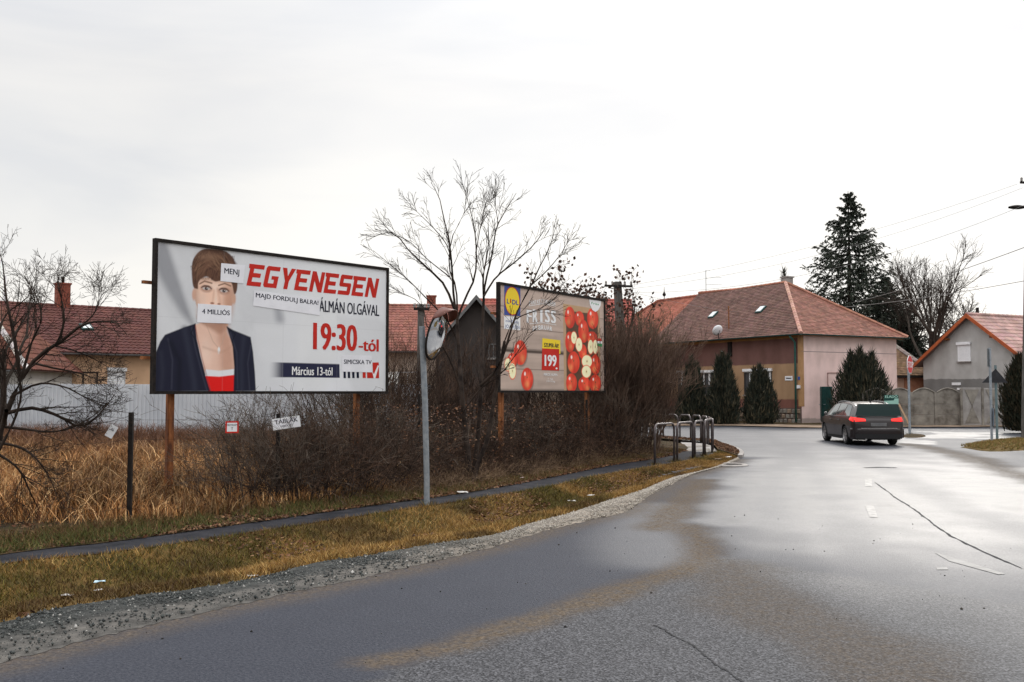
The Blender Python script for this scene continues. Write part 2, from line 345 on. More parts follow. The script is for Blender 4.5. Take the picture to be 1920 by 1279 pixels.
gs_ = ribbon('gravel_shoulder', cA, cB, 8, M['gravel'], lambda t, xy: .003+.03*sm(0,.5,t)*vnoise(xy, 3, 2), jag0=.16, seed=1)
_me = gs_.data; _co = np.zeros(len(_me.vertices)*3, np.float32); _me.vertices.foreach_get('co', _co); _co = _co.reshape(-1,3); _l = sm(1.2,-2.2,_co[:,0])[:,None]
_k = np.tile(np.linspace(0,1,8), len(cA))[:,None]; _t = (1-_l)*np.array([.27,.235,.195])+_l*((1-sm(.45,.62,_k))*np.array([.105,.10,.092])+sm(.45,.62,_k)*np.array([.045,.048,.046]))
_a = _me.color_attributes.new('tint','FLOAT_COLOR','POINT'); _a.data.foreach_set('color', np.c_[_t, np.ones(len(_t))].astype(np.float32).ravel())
ribbon('grass_verge', cB, cC, 16, M['turf'], verge_z, jag0=.10, seed=2)
ribbon('footpath', cC, cD, 5, M['path'], lambda t, xy: np.full(len(xy), .022), jag0=.05, jag1=.05, seed=3)
# kerbed tip of the verge by the crossing, with the paved crossing inside the hoops
tipc = gpts([(1383,859),(1386,852),(1374,843),(1352,835),(1338,829),(1315,827.5),(1270,824),(1220,820)]); tip = spline(tipc, 60)
tin = spline(gpts([(1347,848),(1344,845),(1338,839),(1331,834.5),(1322,832),(1300,830),(1262,828),(1214,824)]), 60)
ribbon('grass_verge', tip, tin, 5, M['soil'], lambda t, xy: .05+.05*vnoise(xy, 2, 3), jag0=.08, seed=5)
kb = MB(); kc = MB()
off = np.array([(a[0], a[1], 0) for a in tip[:34]]); 
for i in range(0, 32, 2):
    a, c = Vector(off[i]), Vector(off[i+2]); t = (c-a); nn = Vector((t.y,-t.x,0)).normalized()*.13; g = t*.03
    mb = MB(); mb.prism([a+g, c-g, c-g+nn, a+g+nn], (0,0,.085+.01*rnd.random())); tag(mb.build('kerb', M['concrete2'], bevel=.01), kind='structure')
pav = [tuple(G(1288,846))[:2], tuple(G(1250,856))[:2], tuple(G(1224,863))[:2]]
b = MB(); pts = [G(1347,848,.026), G(1344,845,.026), G(1338,839,.026), G(1331,834.5,.026), G(1322,832,.026), G(1300,830,.026), G(1276,829,.026), G(1284,838,.026), G(1288,846,.026)]
b.poly(pts); tag(b.build('crossing', M['concrete2']), kind='structure')
for a, c in ((839, 836), (846,843)):
    b = MB(); b.poly([G(1289,a,.032), G(1330,a-2,.032), G(1330,c-2,.032), G(1289,c,.032)]); tag(b.build('step_edge', M['concrete']), kind='structure')
# field behind the path
fz = .03
fl = [Vector((p[0], p[1], fz)) for p in cD[::8]]+[G(1291,840,fz), G(1283,833,fz), G(1262,828,fz), G(1214,824,fz), Vector((-2,47,fz)), Vector((-30,75,fz)), Vector((-90,80,fz)), Vector((-90,0,fz)), Vector((-30,0,fz))]
b = MB(); b.poly(fl); o = b.build('field', M['soil']); tag(o, kind='structure')
bm = bmesh.new(); bm.from_mesh(o.data); bmesh.ops.triangulate(bm, faces=bm.faces, ngon_method='EAR_CLIP'); bm.to_mesh(o.data); bm.free()
# land beyond the far edge of the road
far = [(300,801),(900,800),(1150,800),(1340,799.5),(1430,801),(1500,803),(1560,803.5),(1660,803),(1700,802),(1800,802),(1900,801),(2200,800)]
fc = np.array([tuple(G(x, y, .0)) for x, y in far]); fc = spline(fc, 160); fb = fc.copy(); fb[:,0] *= 1.02; fb[:,1] += 2.2
ribbon('far_verge', fc, fb, 4, M['dirt'], lambda t, xy: .05+.05*t+0*xy[:,0], jag0=.15, seed=8)
fe = fb.copy(); fe[:,1] = 400; fe[:,0] *= 6
ribbon('yard_ground', fb, fe, 3, M['soil'], lambda t, xy: .095+0*xy[:,0], seed=9)
# stop-sign island and the grass island on the right
def islet(pts, z, m, seed, name='grass_island'):
    ring = spline(gpts(pts+pts[:1]), 70)[:-1]; c = ring.mean(0); V = [c*[1,1,0]+[0,0,z]]; F = []
    for k, s_ in enumerate((.5,.85,1)):
        for p in ring: V.append([c[0]+(p[0]-c[0])*s_, c[1]+(p[1]-c[1])*s_, (z*.95, z*.6, -.01)[k]])
    n = len(ring)
    F3 = [(0, 1+i, 1+(i+1)%n, 1+(i+1)%n) for i in range(n)]; mb = MB(); mb.v = [tuple(v) for v in V]; mb.c = [(1,1,1)]*len(V)
    mb.f = [f[:3] for f in F3]+[(1+k*n+i, 1+(k+1)*n+i, 1+(k+1)*n+(i+1)%n, 1+k*n+(i+1)%n) for k in range(2) for i in range(n)]
    return tag(mb.build(name, m, smooth=True), kind='structure'), ring
islet([(1688,817.5),(1712,814.5),(1736,817),(1728,820.5),(1700,821)], .07, M['soil'], 1)
_, isl_ring = islet([(1797,839),(1850,830),(1920,824),(2010,819),(2040,828),(1985,840),(1920,845),(1850,847)], .10, M['turf'], 2)
# worn centre-line dashes, seams and the drain
M['paint'] = mat('worn_road_paint', (.16,.155,.15), (.40,.39,.375), rough=.55, scale=9, detail=6)
for q in ([(1622,898),(1634,898),(1635,912),(1622,912)], [(1622,948),(1638,948),(1646,970),(1631,970)]):
    b = MB(); b.poly([G(x, y, .005) for x, y in q]); tag(b.build('lane_dash', M['paint']), kind='structure')
M['paint2'] = mat('faded_road_paint', (.07,.07,.072), (.16,.16,.16), rough=.5, scale=5, detail=8)
for q in ([(1752,1036),(1790,1046),(1885,1076),(1872,1077),(1780,1052)], [(1755,1063),(1775,1063),(1778,1068),(1757,1068)]):
    b = MB(); b.poly([G(x, y, .005) for x, y in q]); tag(b.build('lane_dash', M['paint2']), kind='structure')
M['seam'] = mat('tar_seam', (.018,.018,.020), (.05,.05,.053), rough=.85, spec=.12, scale=12)
def seam(pts, w, seed):
    c = spline(gpts(pts), 90); rs = np.random.RandomState(seed); t = np.gradient(c[:,:2], axis=0); t /= np.linalg.norm(t, axis=1, keepdims=True); nn = np.stack([t[:,1], -t[:,0]], 1)
    jit = np.cumsum(rs.randn(90))*.006; w = w*(.35+.9*rs.rand(90)); w[0] = w[-1] = .001
    a = c.copy(); d = c.copy(); a[:,:2] += nn*(jit+w/2)[:,None]; d[:,:2] += nn*(jit-w/2)[:,None]; a[:,2] = d[:,2] = .004
    ribbon('tar_seam', a, d, 2, M['seam'], lambda t, xy: np.full(len(xy), .004))
seam([(1641,905),(1680,935),(1725,965),(1760,990),(1830,1027),(1925,1068)], .032, 1)
seam([(1224,1172),(1290,1215),(1330,1245),(1395,1300)], .018, 2)
seam([(1620,877.5),(1650,877),(1682,877.5)], .22, 3)
dp = G(1369,873)
dr = empty('drain_inlet', dp, 0, 'round black drain opening in the gutter at the tip of the verge', 'drain')
b = MB(); b.lathe([(.30,.0),(.30,.035),(.38,.045),(.44,.02),(.44,0)], 24); b.build('rim', M['concrete2'], dr)
b = MB(); b.lathe([(.30,.012),(.01,.012)], 24); b.build('dark_disc', M['ink'], dr)  # flat black disc stands in for the shade inside the open inlet
# ---- things nobody could count
def lerp_pts(c0, c1, n, rs, tpow=1, t0=0, t1=1):
    s = rs.rand(n)*(len(c0)-1.001); i = s.astype(int); f = (s-i)[:,None]; a = c0[i]*(1-f)+c0[i+1]*f; d = c1[i]*(1-f)+c1[i+1]*f
    t = (t0+(t1-t0)*rs.rand(n)**tpow)[:,None]; return (a*(1-t)+d*t), t[:,0]
def blades(name, P0, h, w, cols, rs, lean=.5, segs=1, kind='stuff', label=None, cat=None):
    n = len(P0); a = rs.rand(n)*6.283; wd = np.stack([np.cos(a), np.sin(a), 0*a], 1)*(w/2)[:,None]; b_ = rs.rand(n)*6.283; ln = (rs.rand(n)*lean*h)
    tip_ = P0+np.stack([np.cos(b_)*ln, np.sin(b_)*ln, h*(1-.3*rs.rand(n))], 1)
    if segs == 1:
        V = np.stack([P0-wd, P0+wd, tip_], 1).reshape(-1,3); F = np.arange(3*n).reshape(n,3); C = np.repeat(cols, 3, 0)
    else:
        mid = P0*.45+tip_*.55; mid[:,2] += h*.12; tip_[:,2] -= h*.12
        V = np.stack([P0-wd, P0+wd, mid+wd*.8, mid-wd*.8, tip_+wd*.25, tip_-wd*.25], 1).reshape(-1,3); k = np.arange(n)[:,None]*6
        F = np.concatenate([k+[0,1,2,3], k+[3,2,4,5]]); C = np.repeat(cols, 6, 0)
    return tag(npmesh(name, V, F, M['blade'], colors=C), label, cat, kind=kind)
def palette(rs, n, cols, p=None, var=.25):
    c = np.array(cols)[rs.choice(len(cols), n, p=p)]; return c*(1+var*(rs.rand(n,1)*2-1))
rs = np.random.RandomState(11)
def verge_height(pts, t): return np.array([verge_z(tt, p[None,:2])[0] for tt, p in zip(t, pts)])
n = 150000; pts, t = lerp_pts(cB, cC, n, rs); 
near = 1-sm(20,26,pts[:,1]); tt = np.clip((t-.12)/.85,0,1); pts[:,2] = .012+near*(-.20*np.sin(math.pi*tt)**1.4)
gn = vnoise(pts, .8, 21); dn = vnoise(pts, 1.6, 31); keep = (dn > .30+.25*(rs.rand(n)-.5)) | (rs.rand(n) < .6); bare = vnoise(pts, 1.1, 77)
pts, t, gn, dn = pts[keep], t[keep], gn[keep], dn[keep]; n = len(pts)
green = (gn+.25*(t-.5)+.14*rs.randn(n)) > .60
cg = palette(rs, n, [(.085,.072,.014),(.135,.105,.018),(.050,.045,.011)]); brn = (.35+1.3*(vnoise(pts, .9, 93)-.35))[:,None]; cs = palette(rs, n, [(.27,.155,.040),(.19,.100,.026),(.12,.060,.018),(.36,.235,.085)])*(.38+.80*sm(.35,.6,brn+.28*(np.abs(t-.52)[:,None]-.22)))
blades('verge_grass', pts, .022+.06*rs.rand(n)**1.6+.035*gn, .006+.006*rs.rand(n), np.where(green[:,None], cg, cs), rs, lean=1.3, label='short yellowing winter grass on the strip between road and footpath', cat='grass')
# right island grass
n = 22000; c = isl_ring.mean(0); k = rs.randint(0, len(isl_ring), n); s_ = np.sqrt(rs.rand(n))[:,None]*.97; pts = c+(isl_ring[k]-c)*s_; pts[:,2] = .10*(1-.55*s_[:,0]**2)-.01
blades('island_grass', pts, .04+.08*rs.rand(n), .012+.01*rs.rand(n), palette(rs, n, [(.30,.19,.07),(.20,.12,.045),(.13,.13,.03)]), rs, lean=1, label='short dry grass on the island below the blank backed signs', cat='grass')
# leaf litter and low tufts behind the path
cE = cD.copy(); tdir = np.gradient(cD[:,:2], axis=0); tdir /= np.linalg.norm(tdir, axis=1, keepdims=True); nrm = np.stack([-tdir[:,1], tdir[:,0]], 1); cE[:,:2] += nrm*1.3
n = 70000; pts, t = lerp_pts(cD, cE, n, rs, 1.0, .02); pts[:,2] = .03; gn = vnoise(pts, .9, 41); k = gn+.3*(rs.rand(n)-.5) > .40; pts, t, gn = pts[k], t[k], gn[k]; n = len(pts)
leftness = sm(0, -4, pts[:,0]); g = rs.rand(n) < .30+.45*leftness*(t<.6)
blades('path_edge_grass', pts, (.03+.07*rs.rand(n))*(1+1.0*t), .008+.007*rs.rand(n), np.where(g[:,None], palette(rs, n, [(.06,.068,.018),(.09,.09,.022)]), palette(rs, n, [(.13,.07,.032),(.09,.045,.022),(.20,.12,.05)])), rs, lean=1.2,
    label='low tufts and dead grass along the far edge of the footpath', cat='grass')
n = 26000; i_ = rs.randint(0, 399, n); off_ = rs.rand(n)**1.4*2.6; pts = cD[i_].copy(); pts[:,:2] += nrm[i_]*(off_*1)[:,None]+rs.randn(n,2)*.05; pts[:,2] = .045
k = (pts[:,0] > -4.5)|(rs.rand(n) < .3); pts = pts[k]
p2, _ = lerp_pts(tip, tin, 5000, rs); p2[:,2] = .11; p3, t3 = lerp_pts(cB, cC, 16000, rs); k = (p3[:,1] > 19) | (vnoise(p3,.9,55) > .66); p3 = p3[k]; t3 = t3[k]
p3[:,2] = .03+(1-sm(20,26,p3[:,1]))*(-.17*np.sin(math.pi*np.clip((t3-.12)/.85,0,1))**1.4)
pts = np.vstack([pts, p2, p3]); n = len(pts)
def leaves(name, pts, size, cols, rs, label, cat):
    n = len(pts); u = rs.randn(n,3); u[:,2] *= .35; u /= np.linalg.norm(u, axis=1, keepdims=True); w = np.cross(u, rs.randn(n,3)); w[:,2] *= .5; w /= np.linalg.norm(w, axis=1, keepdims=True)
    u *= size[:,None]; w *= size[:,None]*.6; V = np.stack([pts-u, pts+w, pts+u, pts-w], 1).reshape(-1,3); F = np.arange(4*n).reshape(n,4)
    return tag(npmesh(name, V, F, M['blade'], colors=np.repeat(cols, 4, 0)), label, cat, kind='stuff')
leaves('leaf_litter', pts, .014+.022*rs.rand(n), palette(rs, n, [(.10,.040,.020),(.14,.065,.03),(.055,.028,.016),(.20,.11,.055)]), rs, 'brown fallen leaves scattered along the footpath and the verge tip', 'fallen leaves')
# stones on the shoulder
n = 60000; pts, t = lerp_pts(cA, cB, n, rs); band = np.abs(t-.80+.3*(vnoise(pts,1,3)-.5)) < .13+.30*rs.rand(n)**2; loose = rs.rand(n) < .22; k = band | loose; pts, t, band = pts[k], t[k], band[k]; n = len(pts)
pts = pts[:]; pts[:,2] = .02; s_ = (.004+.014*rs.rand(n)**4)
oc = np.array([(1,0,0),(0,1,0),(-1,0,0),(0,-1,0),(0,0,1),(0,0,-1)], float); of = np.array([(0,1,4),(1,2,4),(2,3,4),(3,0,4),(1,0,5),(2,1,5),(3,2,5),(0,3,5)])
V = pts[:,None,:]+oc[None]*s_[:,None,None]*(.6+.8*rs.rand(n,6,1)); F = (np.arange(n)[:,None,None]*6+of[None]).reshape(-1,3)
leftg = sm(1, -1.5, pts[:,0])[:,None]
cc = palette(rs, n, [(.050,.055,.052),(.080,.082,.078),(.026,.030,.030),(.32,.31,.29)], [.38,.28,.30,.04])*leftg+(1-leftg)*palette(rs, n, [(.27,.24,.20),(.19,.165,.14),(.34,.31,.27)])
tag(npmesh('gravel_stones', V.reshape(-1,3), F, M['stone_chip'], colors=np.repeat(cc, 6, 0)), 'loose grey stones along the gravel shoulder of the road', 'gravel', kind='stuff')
n = 160; xy = np.stack([rs.rand(n)*9-3, 5.5+rs.rand(n)*9], 1); s_ = .004+.009*rs.rand(n)**3; pts = np.c_[xy, np.full(n, .004)]
V = pts[:,None,:]+oc[None]*s_[:,None,None]*(.6+.8*rs.rand(n,6,1)); F = (np.arange(n)[:,None,None]*6+of[None]).reshape(-1,3)
tag(npmesh('road_grit', V.reshape(-1,3), F, M['stone_chip'], colors=np.repeat(palette(rs, n, [(.012,.011,.010),(.03,.025,.02),(.10,.09,.08)]), 6, 0)), 'dark crumbs of grit scattered over the near asphalt', 'grit', kind='stuff')
# tall dry field grass
n = 120000; Y = 13.2+18*rs.rand(n)**.9; X = (-.60+.50*rs.rand(n))*Y; pts = np.stack([X, Y, np.full(n, .02)], 1)
dD = dist_poly(pts[:,:2], D2); k = (inside(pts[:,:2], np.vstack([D2, [(10,60),(-60,60),(-60,5)]]))) & (dD > .9); dens = vnoise(pts, .7, 61); k &= dens+.5*(rs.rand(n)-.3) > .45
k &= ~((Y > 18) & (Y < 24) & (vnoise(pts,.3,62) < .42) & (rs.rand(n) < .7)); pts = pts[k]; dD = dD[k]; n = len(pts); dens = vnoise(pts, .5, 63)
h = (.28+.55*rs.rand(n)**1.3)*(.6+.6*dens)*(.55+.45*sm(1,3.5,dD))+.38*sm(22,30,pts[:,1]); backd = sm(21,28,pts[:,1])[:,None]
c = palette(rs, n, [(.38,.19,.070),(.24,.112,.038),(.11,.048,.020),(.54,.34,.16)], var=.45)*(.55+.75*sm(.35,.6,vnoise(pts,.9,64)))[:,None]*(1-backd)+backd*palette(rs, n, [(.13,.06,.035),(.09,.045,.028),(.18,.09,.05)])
blades('dry_field_grass', pts, h, .008+.008*rs.rand(n), c, rs, lean=1.0, segs=2, label='tall straw coloured dry grass filling the empty plot', cat='grass')
# ---------------------------------------------------------------- buildings
def tint_row(base, var=.16): k = 1+var*(rnd.random()*2-1); return tuple(c*k*(1+.05*(rnd.random()*2-1)) for c in base)
def tile_mesh(style):
    """one roof tile lying along -v (down slope), local x across, y up-slope, z out"""
    mb = MB()
    return mb
def roof_tiles(mb, poly, n_out, tw, ch, base, style='flat', lift=.025, skip=0, keepout=None, var=.16):
    """cover planar polygon (3D, first edge = eave) with individual overlapping tiles; returns list of placed tiles"""
    P_ = [Vector(p) for p in poly]; u = (P_[1]-P_[0]).normalized(); nrm = (P_[1]-P_[0]).cross(P_[2]-P_[0]).normalized()
    if nrm.dot(Vector(n_out)) < 0: nrm = -nrm
    v = nrm.cross(u); 
    if v.z < 0: v = -v
    o = P_[0]; q = [((p-o).dot(u), (p-o).dot(v)) for p in P_]; vmax = max(b for a, b in q); nrow = max(1, int(round(vmax/ch))); ch = vmax/nrow
    def span(y):
        xs = []
        for (x0,y0),(x1,y1) in zip(q, q[1:]+q[:1]):
            if (y0 <= y < y1) or (y1 <= y < y0): xs.append(x0+(y-y0)/(y1-y0)*(x1-x0))
        return (min(xs), max(xs)) if len(xs) >= 2 else None
    pos = []
    for r in range(nrow):
        y0, y1 = r*ch, (r+1)*ch; s = span((y0+y1)/2)
        if not s: continue
        a, b = s; x = math.floor(a/tw)*tw+(tw/2 if (r % 2 and style == 'flat') else 0)-tw
        while x < b:
            xa, xb = max(x, a), min(x+tw, b); x += tw
            if xb-xa < tw*.2: continue
            if keepout and any(k0 < (xa+xb)/2 < k1 and l0 < (y0+y1)/2 < l1 for k0,k1,l0,l1 in keepout): continue
            pos.append((xa, xb, y0, y1, r))
    for xa, xb, y0, y1, r in pos:
        mb.col = tint_row(base, var); j = lift*(.85+.5*rnd.random()); jj = (rnd.random()-.5)*.006
        if style == 'flat':
            c = [o+u*(xa+.004)+v*y0+nrm*(j+jj), o+u*(xb-.004)+v*y0+nrm*(j-jj), o+u*(xb-.004)+v*(y1+ch*.15)+nrm*.006, o+u*(xa+.004)+v*(y1+ch*.15)+nrm*.006, o+u*(xa+.004)+v*y0, o+u*(xb-.004)+v*y0]
            mb.add(c, [(0,1,2,3), (4,5,1,0)])
        else:
            m = 4; vs = []; fs = []
            for k in range(m+1):
                t = k/m; hgt = .012+.035*math.sin(math.pi*t)**2 if t < 1 else .012
                vs += [o+u*(xa+(xb-xa)*t)+v*y0+nrm*(j+hgt), o+u*(xa+(xb-xa)*t)+v*(y1+ch*.1)+nrm*(hgt), o+u*(xa+(xb-xa)*t)+v*y0]
            for k in range(m): fs += [(3*k,3*k+3,3*k+4,3*k+1), (3*k+2,3*k+5,3*k+3,3*k)]
            mb.add(vs, fs)
    return pos, (o, u, v, nrm)
def window(parent, frame_at, w, h, fm, pane=True, shutter=0, sill=True, mull=1, curtain=False, name='window'):
    """frame_at: (origin, u, out) local; window lies from origin by w along u and h up"""
    o, u, n = (Vector(a) for a in frame_at); z = Vector((0,0,1)); t = .06
    b = MB()
    def slab(m_, x0, x1, z0, z1, d0, d1):
        pts = [o+u*x0+z*z0+n*d0, o+u*x1+z*z0+n*d0, o+u*x1+z*z1+n*d0, o+u*x0+z*z1+n*d0]; m_.prism(pts, n*(d1-d0))
    slab(b, 0, t, 0, h, -.04, .03); slab(b, w-t, w, 0, h, -.04, .03); slab(b, t, w-t, 0, t, -.04, .03); slab(b, t, w-t, h-t, h, -.04, .03)
    for k in range(1, mull+1): x = w*k/(mull+1); slab(b, x-.03, x+.03, t, h-t, -.03, .02)
    f = b.build(name, fm, parent)
    if pane: g = MB(); slab(g, t, w-t, t, h-t, -.035, -.015); g.build('pane', M['glass'], f)
    if curtain:
        g = MB()
        for k in range(2*(mull+1)):
            x = t+(w-2*t)*k/(2*(mull+1)); slab(g, x+.01, x+(w-2*t)/(2*(mull+1))*.35, h*.45, h-t, -.014, -.008)
        g.build('curtain', M['white'], f)
    if shutter:
        g = MB(); sh = h*shutter; nsl = max(3, int(sh/.07))
        for k in range(nsl): slab(g, t*.6, w-t*.6, h-sh+sh*k/nsl+.004, h-sh+sh*(k+1)/nsl-.003, .005, .034)
        g.build('roller_shutter', M['white'], f); g = MB(); slab(g, -.04, w+.04, h-.02, h+.14, 0, .12); g.build('shutter_box', M['white'], f, bevel=.01)
    if sill: g = MB(); slab(g, -.05, w+.05, -.06, -.005, 0, .12); g.build('sill', M['concrete2'], f)
    return f
def wall_with_holes(mb, o, u, n, L_, H, holes, th=.3):
    """wall slab with rectangular holes: built from strips"""
    o, u, n = Vector(o), Vector(u), Vector(n); z = Vector((0,0,1))
    xs = sorted({0, L_, *[h[0] for h in holes], *[h[0]+h[2] for h in holes]}); zs = sorted({0, H, *[h[1] for h in holes], *[h[1]+h[3] for h in holes]})
    for i in range(len(xs)-1):
        for j in range(len(zs)-1):
            cx, cz = (xs[i]+xs[i+1])/2, (zs[j]+zs[j+1])/2
            if any(h[0] < cx < h[0]+h[2] and h[1] < cz < h[1]+h[3] for h in holes): continue
            mb.poly([o+u*xs[i]+z*zs[j], o+u*xs[i+1]+z*zs[j], o+u*xs[i+1]+z*zs[j+1], o+u*xs[i]+z*zs[j+1]])
    for hx, hz, hw, hh in holes:   # reveals and the dark room face
        a = [o+u*hx+z*hz, o+u*(hx+hw)+z*hz, o+u*(hx+hw)+z*(hz+hh), o+u*hx+z*(hz+hh)]; d = -n*.14
        for k in range(4): p, q = a[k], a[(k+1)%4]; mb.poly([p, q, q+d, p+d])
ROT = lambda a: (math.cos(R(a)), math.sin(R(a)))
# plaster with coloured bands by height: the paint really changes with height on this wall
def plaster(name, bands, rough=.85, seed=0, grain=.12):
    """bands = [(z_from, colour)...] ascending"""
    m = bpy.data.materials.new(name); m.use_nodes = True; nt = m.node_tree; b = nt.nodes['Principled BSDF']; N = nt.nodes.new; L = nt.links.new; b.inputs['Roughness'].default_value = rough; b.inputs['Specular IOR Level'].default_value = .25
    tc = N('ShaderNodeTexCoord'); sp = N('ShaderNodeSeparateXYZ'); L(tc.outputs['Object'], sp.inputs[0])
    nz = N('ShaderNodeTexNoise'); nz.inputs['Scale'].default_value = 1.3; nz.inputs['Detail'].default_value = 8; nz.inputs['Roughness'].default_value = .65; L(tc.outputs['Object'], nz.inputs['Vector'])
    ad = N('ShaderNodeMath'); ad.operation = 'MULTIPLY_ADD'; ad.inputs[1].default_value = grain; L(nz.outputs['Fac'], ad.inputs[0]); L(sp.outputs[2], ad.inputs[2])
    dv = N('ShaderNodeMath'); dv.operation = 'DIVIDE'; dv.inputs[1].default_value = 10; L(ad.outputs[0], dv.inputs[0])
    cr = N('ShaderNodeValToRGB'); L(dv.outputs[0], cr.inputs[0]); e = cr.color_ramp.elements; e[0].position = 0; e[0].color = (*bands[0][1],1); cr.color_ramp.interpolation = 'LINEAR'
    while len(e) > 1: e.remove(e[1])
    pc = bands[0][1]
    for z0, c in bands[1:]:
        p = (z0+grain/2)/10; k = e.new(max(.001,p-.002)); k.color = (*pc,1); k = e.new(p+.002); k.color = (*c,1); pc = c
    mp = N('ShaderNodeMapping'); mp.inputs['Scale'].default_value = (1.2,1.2,.8); L(tc.outputs['Object'], mp.inputs[0])
    n2 = N('ShaderNodeTexNoise'); n2.inputs['Scale'].default_value = 1.1; n2.inputs['Detail'].default_value = 7; L(mp.outputs[0], n2.inputs['Vector'])
    r2 = N('ShaderNodeValToRGB'); L(n2.outputs['Fac'], r2.inputs[0]); e2 = r2.color_ramp.elements; e2[0].position = .3; e2[0].color = (.80,.79,.775,1); e2[1].position = .62; e2[1].color = (1.04,1.04,1.04,1)
    mx = N('ShaderNodeMix'); mx.data_type = 'RGBA'; mx.blend_type = 'MULTIPLY'; mx.inputs['Factor'].default_value = 1; L(cr.outputs[0], mx.inputs['A']); L(r2.outputs[0], mx.inputs['B']); L(mx.outputs['Result'], b.inputs['Base Color'])
    n3 = N('ShaderNodeTexNoise'); n3.inputs['Scale'].default_value = 40; L(tc.outputs['Object'], n3.inputs['Vector']); bp = N('ShaderNodeBump'); bp.inputs['Strength'].default_value = .3; bp.inputs['Distance'].default_value = .01; L(n3.outputs['Fac'], bp.inputs['Height']); L(bp.outputs[0], b.inputs['Normal'])
    return m
# ---- corner house, brown/ochre street side and pink end
M['winframe'] = mat('dark_window_frame', (.05,.04,.035), (.08,.065,.055), rough=.5)
H = empty('corner_house', (15.76,53.5,0), R(29.5), 'hipped brown tiled corner house with ochre street side and pink end wall', 'house')
m_street = plaster('ochre_and_brown_plaster', [(0,(.12,.085,.075)),(.9,(.20,.085,.065)),(1.38,(.36,.225,.13)),(3.35,(.165,.082,.070)),(4.75,(.40,.22,.08))])
m_pink = plaster('pink_plaster', [(0,(.45,.36,.33)),(.35,(.82,.61,.57)),(3.9,(.85,.65,.61))], grain=.3)
holes = [(2.2,1.62,2.25,1.5),(6.9,1.62,2.0,1.5),(9.6,1.62,.9,1.4)]
b = MB(); wall_with_holes(b, (0,0,.0), (0,1,0), (-1,0,0), 20.5, 5.0, holes); b.build('street_wall', m_street, H)
b = MB(); wall_with_holes(b, (0,0,0), (1,0,0), (0,-1,0), 7.7, 5.0, []); b.poly([(7.7,0,0),(7.7,20.5,0),(7.7,20.5,5),(7.7,0,5)]); b.poly([(0,20.5,0),(7.7,20.5,0),(7.7,20.5,5),(0,20.5,5)]); b.build('end_wall', m_pink, H)
b = MB(); b.box(-.012,.2,-.012,.22,1.0,4.95); b.build('corner_strip', mat('ochre_corner', (.36,.20,.09), (.44,.25,.12), scale=3), H)
# rubble plinth: individual stones standing proud
for k in range(3):
    for i in range(26):
        y0 = .1+i*.33+(k%2)*.15; 
        if y0 > 8.4: continue
        w_, h_ = .30*(.8+.25*rnd.random()), .25*(.85+.15*rnd.random()); d = .03+.03*rnd.random(); z0 = .06+k*.27
        vs = [(-.002,y0,z0),(-.002,y0+w_,z0),(-.002,y0+w_,z0+h_),(-.002,y0,z0+h_),(-d,y0+.04,z0+.04),(-d,y0+w_-.04,z0+.03),(-d,y0+w_-.05,z0+h_-.04),(-d,y0+.03,z0+h_-.03)]
        b = MB(); b.add(vs, [(4,5,6,7),(0,1,5,4),(1,2,6,5),(2,3,7,6),(3,0,4,7)]); b.build('plinth_stone', M['concrete'] if rnd.random() < .6 else M['dirt'], H)
BR = (.150,.090,.076); OR = (.30,.115,.080); PKR = (.235,.115,.088)
b = MB(); roof_tiles(b, [(-.45,-.45,4.93),(-.45,12.9,4.93),(3.85,12.9,8.48),(3.85,4.9,8.42)], (-1,0,.8), .19, .17, BR, var=.2); o = b.build('roof', M['tile'], H, colors=True)
def roof_base(pts, parent, col): mb = MB(); mb.poly(pts); return mb.build('roof_deck', mat('roof_underlay', tuple(c*.6 for c in col)), parent)
roof_base([(-.45,-.45,4.93),(-.45,12.9,4.93),(3.85,12.9,8.48),(3.85,4.9,8.42)], H, BR)
b = MB(); roof_tiles(b, [(-.45,-.45,4.93),(8.15,-.45,4.93),(3.85,4.9,8.42)], (0,-1,.8), .19, .17, PKR, var=.22); b.build('roof', M['tile'], H, colors=True)
roof_base([(-.45,-.45,4.93),(8.15,-.45,4.93),(3.85,4.9,8.42)], H, PKR); roof_base([(8.15,-.45,4.93),(8.15,12.9,4.93),(3.85,12.9,8.48),(3.85,4.9,8.42)], H, PKR)
b = MB(); roof_tiles(b, [(-.45,12.9,4.93),(-.45,21,4.93),(3.85,17.4,8.3),(3.85,12.9,8.3)], (-1,0,.8), .19, .17, OR, var=.16); b.build('roof', M['tile'], H, colors=True)
roof_base([(-.45,12.9,4.9),(-.45,21,4.9),(3.85,17.4,8.26),(3.85,12.9,8.26)], H, OR); roof_base([(-.45,21,4.9),(8.15,21,4.9),(3.85,17.4,8.26)], H, OR); roof_base([(8.15,12.9,4.9),(8.15,21,4.9),(3.85,17.4,8.26),(3.85,12.9,8.26)], H, OR)
def ridge_tiles(a, c, m_, parent, r=.11, step=.38, name='ridge_tile'):
    a, c = Vector(a), Vector(c); L_ = (c-a).length; n = int(L_/step); d = (c-a)/n; mb = MB()
    for i in range(n): mb.col = tint_row(m_, .15); mb.tube([a+d*i, a+d*(i+1.06)], [r*1.1, r*.95], 6)
    return mb.build(name, M['tile'], parent, colors=True)
ridge_tiles((3.85,4.9,8.45),(3.85,8.9,8.40),(.34,.15,.10),H,name='ridge'); ridge_tiles((3.85,8.9,8.40),(3.85,12.9,8.51),(.34,.15,.10),H,name='ridge'); ridge_tiles((-.45,-.45,4.97),(3.85,4.9,8.46),(.46,.28,.22),H,name='hip'); ridge_tiles((8.15,-.45,4.97),(3.85,4.9,8.46),(.36,.18,.13),H,name='hip'); ridge_tiles((3.85,12.9,8.33),(3.85,17.4,8.33),OR,H,name='ridge'); ridge_tiles((3.85,17.4,8.33),(-.45,21,4.97),OR,H,name='hip')
